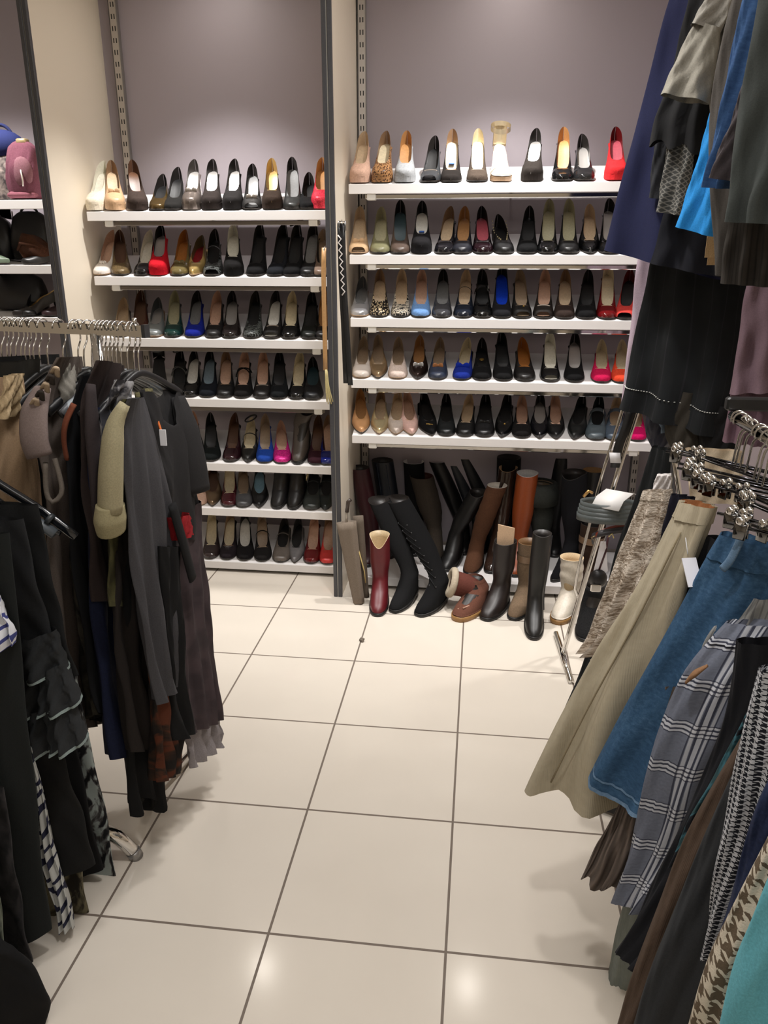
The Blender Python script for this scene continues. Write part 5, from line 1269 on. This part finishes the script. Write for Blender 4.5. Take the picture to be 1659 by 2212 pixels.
garment('trousers', 'dark charcoal trousers right of the brown corded ones', 'trousers', FAB(45, 47, 50), [(1650, 1560), (1580, 1677), (1497, 1866), (1414, 2070), (1368, 2215), (1345, 2300)], 1.08, [(1740, 1560), (1700, 1700), (1640, 1900), (1560, 2120), (1500, 2320)], 1.02, g3, nf=1.2, T=(.022, .026), amp=(.002, .008))
garment('skirt', 'black and white small houndstooth skirt', 'skirt', pattern('houndstooth', (30, 32, 40), (196, 198, 204)), [(1640, 1440), (1612, 1550), (1582, 1690), (1552, 1843), (1543, 1930), (1530, 2058)], 1.01, [(1760, 1440), (1730, 1600), (1690, 1800), (1640, 1950), (1600, 2080)], .96, g3, nf=1.2, T=(.02, .024), amp=(.002, .008))
garment('jeans', 'dark navy jeans right of the houndstooth skirt', 'jeans', pattern('denim', (20, 26, 48), (34, 44, 74), (52, 64, 98)), [(1700, 1620), (1643, 1716), (1604, 1840), (1564, 1985), (1524, 2086), (1500, 2160)], .94, [(1790, 1640), (1750, 1800), (1700, 2000), (1620, 2200)], .90, g3, nf=1, T=(.02, .022), amp=(.002, .006))
garment('skirt', 'chunky brown and cream houndstooth skirt at the lower right', 'skirt', pattern('big_houndstooth', (100, 86, 70), (206, 196, 178)), [(1720, 1690), (1657, 1810), (1580, 1960), (1524, 2084), (1486, 2215), (1460, 2330)], .875, [(1900, 1700), (1850, 1850), (1780, 2050), (1700, 2350)], .82, g3, nf=1.2, T=(.02, .026), amp=(.002, .01))
garment('dress', 'teal plain dress at the lower right corner', 'dress', FAB(98, 168, 182), [(1730, 1740), (1657, 1899), (1616, 2001), (1580, 2098), (1553, 2215), (1535, 2330)], .79, [(1950, 1740), (1900, 1950), (1850, 2150), (1800, 2350)], .74, g3, nf=1.5, T=(.02, .028), amp=(.002, .014))
# second row of hangers on the other rail, seen only as dark bars
g6 = 'dark garments on the far rail of the right rack'
for k, (yy, c) in enumerate(((1.74, (24, 24, 26)), (1.66, (30, 29, 30)), (1.58, (20, 20, 22)), (1.50, (84, 50, 34)), (1.42, (26, 26, 28)))):
    t = thing('skirt', ['black skirt on the far rail of the right rack, furthest back', 'charcoal skirt behind the clip hangers', 'black skirt behind the denim waistband', 'russet brown skirt between the hanger bars', 'black skirt nearest on the far rail'][k], 'skirt', (.76, yy, .5), group=g6)
    L = [Vector((.70, yy+.03, 1.10)), Vector((.66, yy+.05, .8)), Vector((.62, yy+.06, .5))]; Rr = [Vector((1.12, yy-.04, 1.10)), Vector((1.16, yy-.05, .8)), Vector((1.2, yy-.06, .5))]
    mkg('body', sheet(L, Rr, nf=3, T=(.012, .02)), FAB(*c), t)
t, L, Rr = garment('skirt', 'cream skirt with black hanger bars in front of it', 'skirt', FAB(206, 188, 162), [(1480, 968), (1484, 990), (1490, 1080)], 2.12, [(1608, 974), (1606, 1000), (1600, 1090)], 2.08, None, nf=1, T=(.014, .014), amp=(.001, .004))

# ---------------------------------------------------------------- garments hung high and low on the right side
hx = .98
rk = thing('wall_rail', 'steel hanging rail over the right wall garments', 'rail', (1.6, 2.4, 2.45))
mk('rail', tube([(hx-1.6, -.9, 0), (hx-1.6, .6, 0)], .0125, 12), CHROME, rk)
for yy in (-.8, .5): mk('bracket', tube([(hx-1.6, yy, 0), (.02, yy, 0)], .012, 10), CHROME, rk)
rk = thing('wall_rail', 'steel hanging rail behind the navy dress, lower of two', 'rail', (1.6, 2.6, 1.70))
mk('rail', tube([(hx-1.6, -.5, 0), (hx-1.6, .5, 0)], .0125, 12), CHROME, rk)
for yy in (-.4, .4): mk('bracket', tube([(hx-1.6, yy, 0), (.02, yy, 0)], .012, 10), CHROME, rk)
g4 = 'garments on the upper right wall rail'
garment('dress', 'navy flared dress beside the right shoe bay', 'dress', FAB(30, 33, 62), [(1486, -90), (1447, 0), (1400, 182), (1358, 345), (1308, 540)], 2.76, [(1660, -90), (1640, 100), (1625, 300), (1606, 450), (1592, 612)], 2.60, g4, nf=2.4, T=(.025, .06), amp=(.003, .03), ph=2.2)
garment('blouse', 'black sheer blouse with ragged hem behind the grey dress', 'blouse', FAB(27, 27, 28), [(1500, -60), (1474, 60), (1440, 195), (1414, 255), (1403, 308)], 2.58, [(1600, -60), (1580, 100), (1556, 210), (1534, 332)], 2.50, g4, nf=3, T=(.016, .03), amp=(.003, .016), hem=lambda u, v: .012*math.sin(8*u))
garment('top', 'dark charcoal top beneath the black sheer blouse', 'top', FAB(46, 47, 50), [(1424, 240), (1414, 330), (1405, 428)], 2.64, [(1462, 240), (1456, 330), (1450, 432)], 2.60, g4, nf=1, T=(.012, .016))
garment('skirt', 'grey diamond-textured skirt on the upper right rail', 'skirt', pattern('diamond', (70, 70, 68), (124, 122, 116)), [(1452, 240), (1440, 335), (1422, 458)], 2.57, [(1516, 240), (1500, 340), (1476, 466)], 2.52, g4, nf=1.4, T=(.014, .02))
garment('skirt', 'black long skirt below the diamond-textured skirt', 'skirt', FAB(18, 19, 26), [(1480, 250), (1450, 400), (1420, 520), (1404, 568)], 2.62, [(1600, 250), (1590, 400), (1570, 540), (1560, 600)], 2.52, g4, nf=2)
t, L, Rr = garment('dress', 'warm grey dress with flared sleeve on the upper right rail', 'dress', FAB(126, 122, 114), [(1590, -60), (1566, 30), (1545, 120), (1536, 200), (1544, 300)], 2.44, [(1650, -60), (1640, 60), (1630, 200), (1600, 320)], 2.36, g4, nf=2, T=(.016, .03), amp=(.003, .012))
mkg('sleeve', sheet(pts([(1558, -60), (1524, 0), (1492, 56)], 2.41), pts([(1600, -60), (1580, 20), (1556, 70)], 2.38), T=(.022, .03), nf=1, R=16), FAB(136, 132, 124), t)
mkg('sleeve_flounce', sheet(pts([(1502, 48), (1470, 112), (1427, 206)], 2.41), pts([(1556, 60), (1546, 140), (1530, 224)], 2.37), T=(.026, .05), nf=1.6, amp=(.002, .018), R=20), FAB(132, 128, 118), t)
garment('skirt', 'bright sky blue skirt on the upper right rail', 'skirt', FAB(38, 128, 196), [(1552, 190), (1522, 300), (1492, 405), (1461, 488)], 2.33, [(1610, 190), (1590, 320), (1566, 420), (1545, 512)], 2.26, g4, nf=1.4, T=(.016, .03), amp=(.002, .012))
garment('coat', 'taupe grey long coat on the upper right rail', 'coat', FAB(74, 70, 66), [(1600, -60), (1566, 60), (1540, 200), (1530, 310), (1538, 430), (1546, 592)], 2.20, [(1680, -60), (1670, 200), (1650, 400), (1640, 612)], 2.12, g4, nf=2, T=(.018, .026), amp=(.002, .01))
t, L, Rr = garment('skirt', 'denim blue panel skirt on the upper right rail', 'skirt', pattern('denim', (34, 56, 92), (52, 82, 124), (84, 112, 150)), [(1616, -60), (1604, 0), (1569, 188), (1549, 318), (1536, 405)], 2.07, [(1690, -60), (1670, 40), (1624, 220), (1590, 330), (1566, 408)], 2.02, g4, nf=1.2, T=(.012, .018))
garment('shirt', 'mauve grey shirt tail beside the denim blue skirt', 'shirt', FAB(66, 60, 62), [(1610, 160), (1584, 255), (1556, 330), (1540, 385)], 1.985, [(1660, 160), (1640, 260), (1600, 340), (1582, 392)], 1.95, g4, nf=1, T=(.012, .014))
garment('skirt', 'brown and grey pleated skirt with pale hem at the right edge', 'skirt', pattern('stripe', (44, 40, 36), (26, 24, 22)), [(1600, 340), (1580, 450), (1564, 540), (1556, 612)], 2.03, [(1780, 340), (1750, 480), (1730, 625)], 1.95, g4, nf=4, T=(.016, .024), amp=(.003, .02), band=None)
garment('coat', 'dark grey-green coat at the upper right edge', 'coat', FAB(56, 60, 58), [(1650, -60), (1637, 0), (1617, 120), (1594, 240), (1582, 390), (1570, 480)], 1.91, [(1900, -60), (1850, 200), (1720, 400), (1700, 486)], 1.82, g4, nf=2.2, T=(.022, .03), amp=(.003, .02))
q = at(1538, 532, 2.36); pt_ = thing('cardboard_tag', 'tan cardboard tags under the sky blue skirt', 'tag', q)
mk('card', box(-.016, .01, -.001, .001, -.03, .04), FAB(190, 160, 120), pt_, smooth=False); mk('card', box(-.006, .02, .004, .006, -.05, .03), FAB(180, 150, 112), pt_, smooth=False)
g5 = 'garments on the lower right wall rail'
garment('dress', 'lavender garment edge beside the shoe shelf ends', 'dress', FAB(176, 158, 172), [(1396, 470), (1376, 570), (1364, 690), (1350, 806), (1342, 868)], 2.97, [(1520, 470), (1510, 700), (1480, 900)], 2.88, g5, nf=3, T=(.016, .03), amp=(.003, .02))
t, L, Rr = garment('skirt', 'black pinstripe skirt with white hem stitching', 'skirt', pattern('pinstripe', (23, 25, 27), (70, 66, 74)), [(1416, 520), (1400, 600), (1374, 722), (1352, 842), (1342, 878)], 2.82, [(1630, 560), (1612, 700), (1588, 840), (1562, 946)], 2.62, g5, nf=2.6, T=(.025, .05), amp=(.004, .03), ph=.8)
Lq = resample(L, 60); Rq = resample(Rr, 60)
V_, F_, U_ = sheet(L, Rr, nf=2.6, T=(.025, .05), amp=(.004, .03), ph=.8, s0=.86, s1=.88, R=2, grow=.002)
st = []
for k in range(0, 28):
    for dz in (0.0, .5): st.append(ellipsoid(tuple(V_[k].lerp(V_[(k+1) % 56], dz)-t.location), (.0035, .0035, .0016), 6, 4))
mk('hem_stitching', join(*st), FAB(190, 190, 186), t)
t, L, Rr = garment('dress', 'dusky mauve tiered dress at the right edge', 'dress', FAB(122, 100, 110), [(1634, 540), (1608, 640), (1592, 760), (1576, 850)], 2.46, [(1800, 540), (1780, 700), (1760, 836)], 2.36, g5, nf=3, T=(.02, .05), amp=(.003, .022))
mkg('lower_tier', sheet(pts([(1584, 800), (1574, 880), (1560, 952)], 2.48), pts([(1770, 800), (1760, 880), (1750, 970)], 2.40), T=(.03, .04), nf=6, amp=(.006, .02), R=16), FAB(108, 84, 94), t)
garment('bag', 'navy rounded bag hanging under the pinstripe skirt', 'bag', M((28, 32, 52), 'l'), [(1412, 830), (1398, 890), (1394, 925), (1408, 962), (1424, 968)], 2.86, [(1470, 830), (1462, 900), (1452, 950), (1440, 970)], 2.82, None, nf=.5, T=(.03, .04), amp=(0, .002), close=True)
garment('top', 'light blue cloth end beside the navy rounded bag', 'top', FAB(112, 128, 146), [(1424, 840), (1420, 900), (1436, 934)], 2.78, [(1464, 840), (1458, 900), (1450, 934)], 2.76, None, nf=1, T=(.012, .012))
garment('jumper', 'olive knit jumper hem below the pinstripe skirt', 'jumper', FAB(52, 48, 42), [(1440, 840), (1436, 930), (1452, 972)], 2.72, [(1530, 850), (1522, 940), (1510, 976)], 2.68, None, nf=1.2, T=(.03, .04), amp=(.002, .006))
garment('jumper', 'black knit jumper hem below the pinstripe skirt', 'jumper', FAB(22, 21, 22), [(1514, 870), (1510, 950), (1526, 984)], 2.66, [(1610, 880), (1600, 950), (1592, 986)], 2.62, None, nf=1.2, T=(.03, .04), amp=(.002, .006))

# ---------------------------------------------------------------- chrome stand with belts
sY = 2.95
b0 = atz(1216, 1412, .015)
st = thing('display_stand', 'slanting chrome stand with two thin poles by the boots', 'stand', (b0.x, b0.y, 0)); o0 = Vector((b0.x, b0.y, 0))
f0, f1 = atz(1201, 1368, .012), atz(1234, 1472, .012)
mk('foot', tube([f0-o0, f1-o0], .012, 12), CHROME, st)
apx = at(1420, 760, sY)
mk('pole', tube(resample([Vector((b0.x, b0.y, .012))-o0, at(1251, 1296, sY)-o0, at(1328, 1041, sY)-o0, at(1376, 888, sY)-o0, apx-o0], 14), .0105, 12), CHROME, st)
mk('pole', tube(resample([at(1251, 1296, sY)-o0, at(1243, 1262, sY)-o0, at(1277, 1118, sY)-o0, at(1296, 1041, sY)-o0, at(1345, 884, sY)-o0, at(1385, 755, sY)-o0], 20), .006, 10), CHROME, st)
mk('pole', tube([apx-o0, Vector((apx.x+.33, sY+.02, .012))-o0], .0105, 12), CHROME, st)
mk('foot', tube([Vector((apx.x+.33, f0.y, .012))-o0, Vector((apx.x+.33, f1.y, .012))-o0], .012, 12), CHROME, st)
mk('top_bar', tube([at(1385, 755, sY)-o0, apx-o0+Vector((.02, 0, 0))], .009, 10), CHROME, st)
cY = 2.86
cc = at(1316, 1090, cY)
def loops(c, rx_, rz_, n, wdt, th, dy, tilt=.1, drop=.016):
    out = []
    for k in range(n):
        R_ = [[], [], [], []]
        for i in range(29):
            a = 2*PI*i/28; x, y, z = rx_*(1+.03*k)*math.cos(a), dy*math.sin(a), -rz_*math.sin(a)*1-drop*k
            rr = Vector((math.cos(a), math.sin(a), 0))
            b = Vector((x, y*1.0, z*1.0))+c
            R_[0].append(b+Vector((0, 0, -wdt/2))); R_[1].append(b+Vector((0, 0, wdt/2))); R_[2].append(b+rr*th+Vector((0, 0, wdt/2))); R_[3].append(b+rr*th+Vector((0, 0, -wdt/2)))
        V = [R_[j][i] for i in range(29) for j in range(4)]
        out.append((V, [(i*4+j, i*4+(j+1) % 4, i*4+4+(j+1) % 4, i*4+4+j) for i in range(28) for j in range(4)]))
    return join(*out)
bl = thing('belt', 'coil of grey leather belts with a white card on the chrome stand', 'belt', cc)
mk('strap', loops(Vector((.0, 0, 0)), .105, .010, 4, .026, .004, .085), M((78, 84, 84), 'l'), bl)
mk('white_card', ribbon([Vector((-.03, -.088, .012)), Vector((-.01, -.06, .042)), Vector((.03, -.02, .06)), Vector((.07, .03, .04))], .105, .002, Vector((.86, -.5, 0)).normalized()), M((226, 224, 222), 'w'), bl)
mk('buckle', tube([(-.10, -.02, .035), (-.085, -.03, .06), (-.07, -.02, .05)], .006, 8), M((190, 150, 90), 'm'), bl)
c2 = at(1300, 1140, cY)
bl = thing('belt', 'red-orange belt strap under the grey belt coil', 'belt', c2)
mk('strap', ribbon(resample([(-.03, -.06, -.012), (.0, -.055, .006), (.05, -.03, .014), (.1, .0, .01)], 10), .02, .004, Vector((0, .5, .86))), M((150, 62, 44), 'l'), bl)
mk('buckle', tube([(-.03, -.06, -.012), (-.045, -.06, -.02), (-.035, -.055, -.03)], .003, 6), M((150, 130, 100), 'm'), bl)
c2 = at(1322, 1146, cY-.02)
bl = thing('belt', 'dark grey belt loop under the red-orange strap', 'belt', c2)
mk('strap', ribbon(resample([(-.07, -.02, -.04), (-.075, -.03, -.018), (-.05, -.04, .0), (.0, -.04, .012), (.06, -.02, .016)], 14), .024, .006, Vector((0, .6, .8))), M((52, 50, 54), 'l'), bl)
mk('buckle', tube([(-.02, -.05, -.008), (-.008, -.052, .006), (.0, -.05, -.012)], .0025, 6), M((190, 170, 110), 'm'), bl)
q = at(1297, 1222, cY)
pt_ = thing('swing_tag', 'white triangular card tag hanging on the chrome stand', 'tag', q)
mk('card', ([(-.008, 0, .10), (.012, 0, .10), (.030, 0, -.02), (.0, 0, -.075), (-.026, 0, -.04), (-.008, .002, .10), (.012, .002, .10), (.030, .002, -.02), (.0, .002, -.075), (-.026, .002, -.04)], [(0, 1, 2, 3, 4), (9, 8, 7, 6, 5), (0, 5, 6, 1), (1, 6, 7, 2), (2, 7, 8, 3), (3, 8, 9, 4), (4, 9, 5, 0)]), M((226, 224, 230), 'w'), pt_, smooth=False)
mk('string', tube([(0, 0, .09), (.02, .0, .16)], .0012, 5), FAB(200, 200, 200), pt_)
q = at(1292, 1250, cY)
bl = thing('purse', 'small black purse with silver clasp hanging on the chrome stand', 'bag', q)
mk('body', ellipsoid((0, 0, 0), (.035, .025, .04), 16, 10), M((20, 18, 20), 'l'), bl)
mk('clasp', box(-.03, .01, -.03, -.02, -.045, -.015, .003), CHROME, bl, smooth=False)
mk('strap', tube([(0, 0, .035), (.02, .0, .12), (.03, .03, .2)], .004, 6), M((60, 24, 34), 'l'), bl)
q = at(1330, 985, 2.92)
bl = thing('belt', 'black strap with white label hanging between the chrome poles', 'belt', q)
mk('strap', ribbon(resample([at(1366, 880, 2.93)-q, at(1350, 930, 2.92)-q, at(1336, 965, 2.92)-q, at(1328, 1010, 2.92)-q], 10), .034, .004), BLACKP, bl)
mk('label_card', ribbon([at(1328, 978, 2.915)-q, at(1330, 1000, 2.915)-q], .04, .002), M((222, 220, 222), 'w'), bl)
bpy.context.view_layer.update()
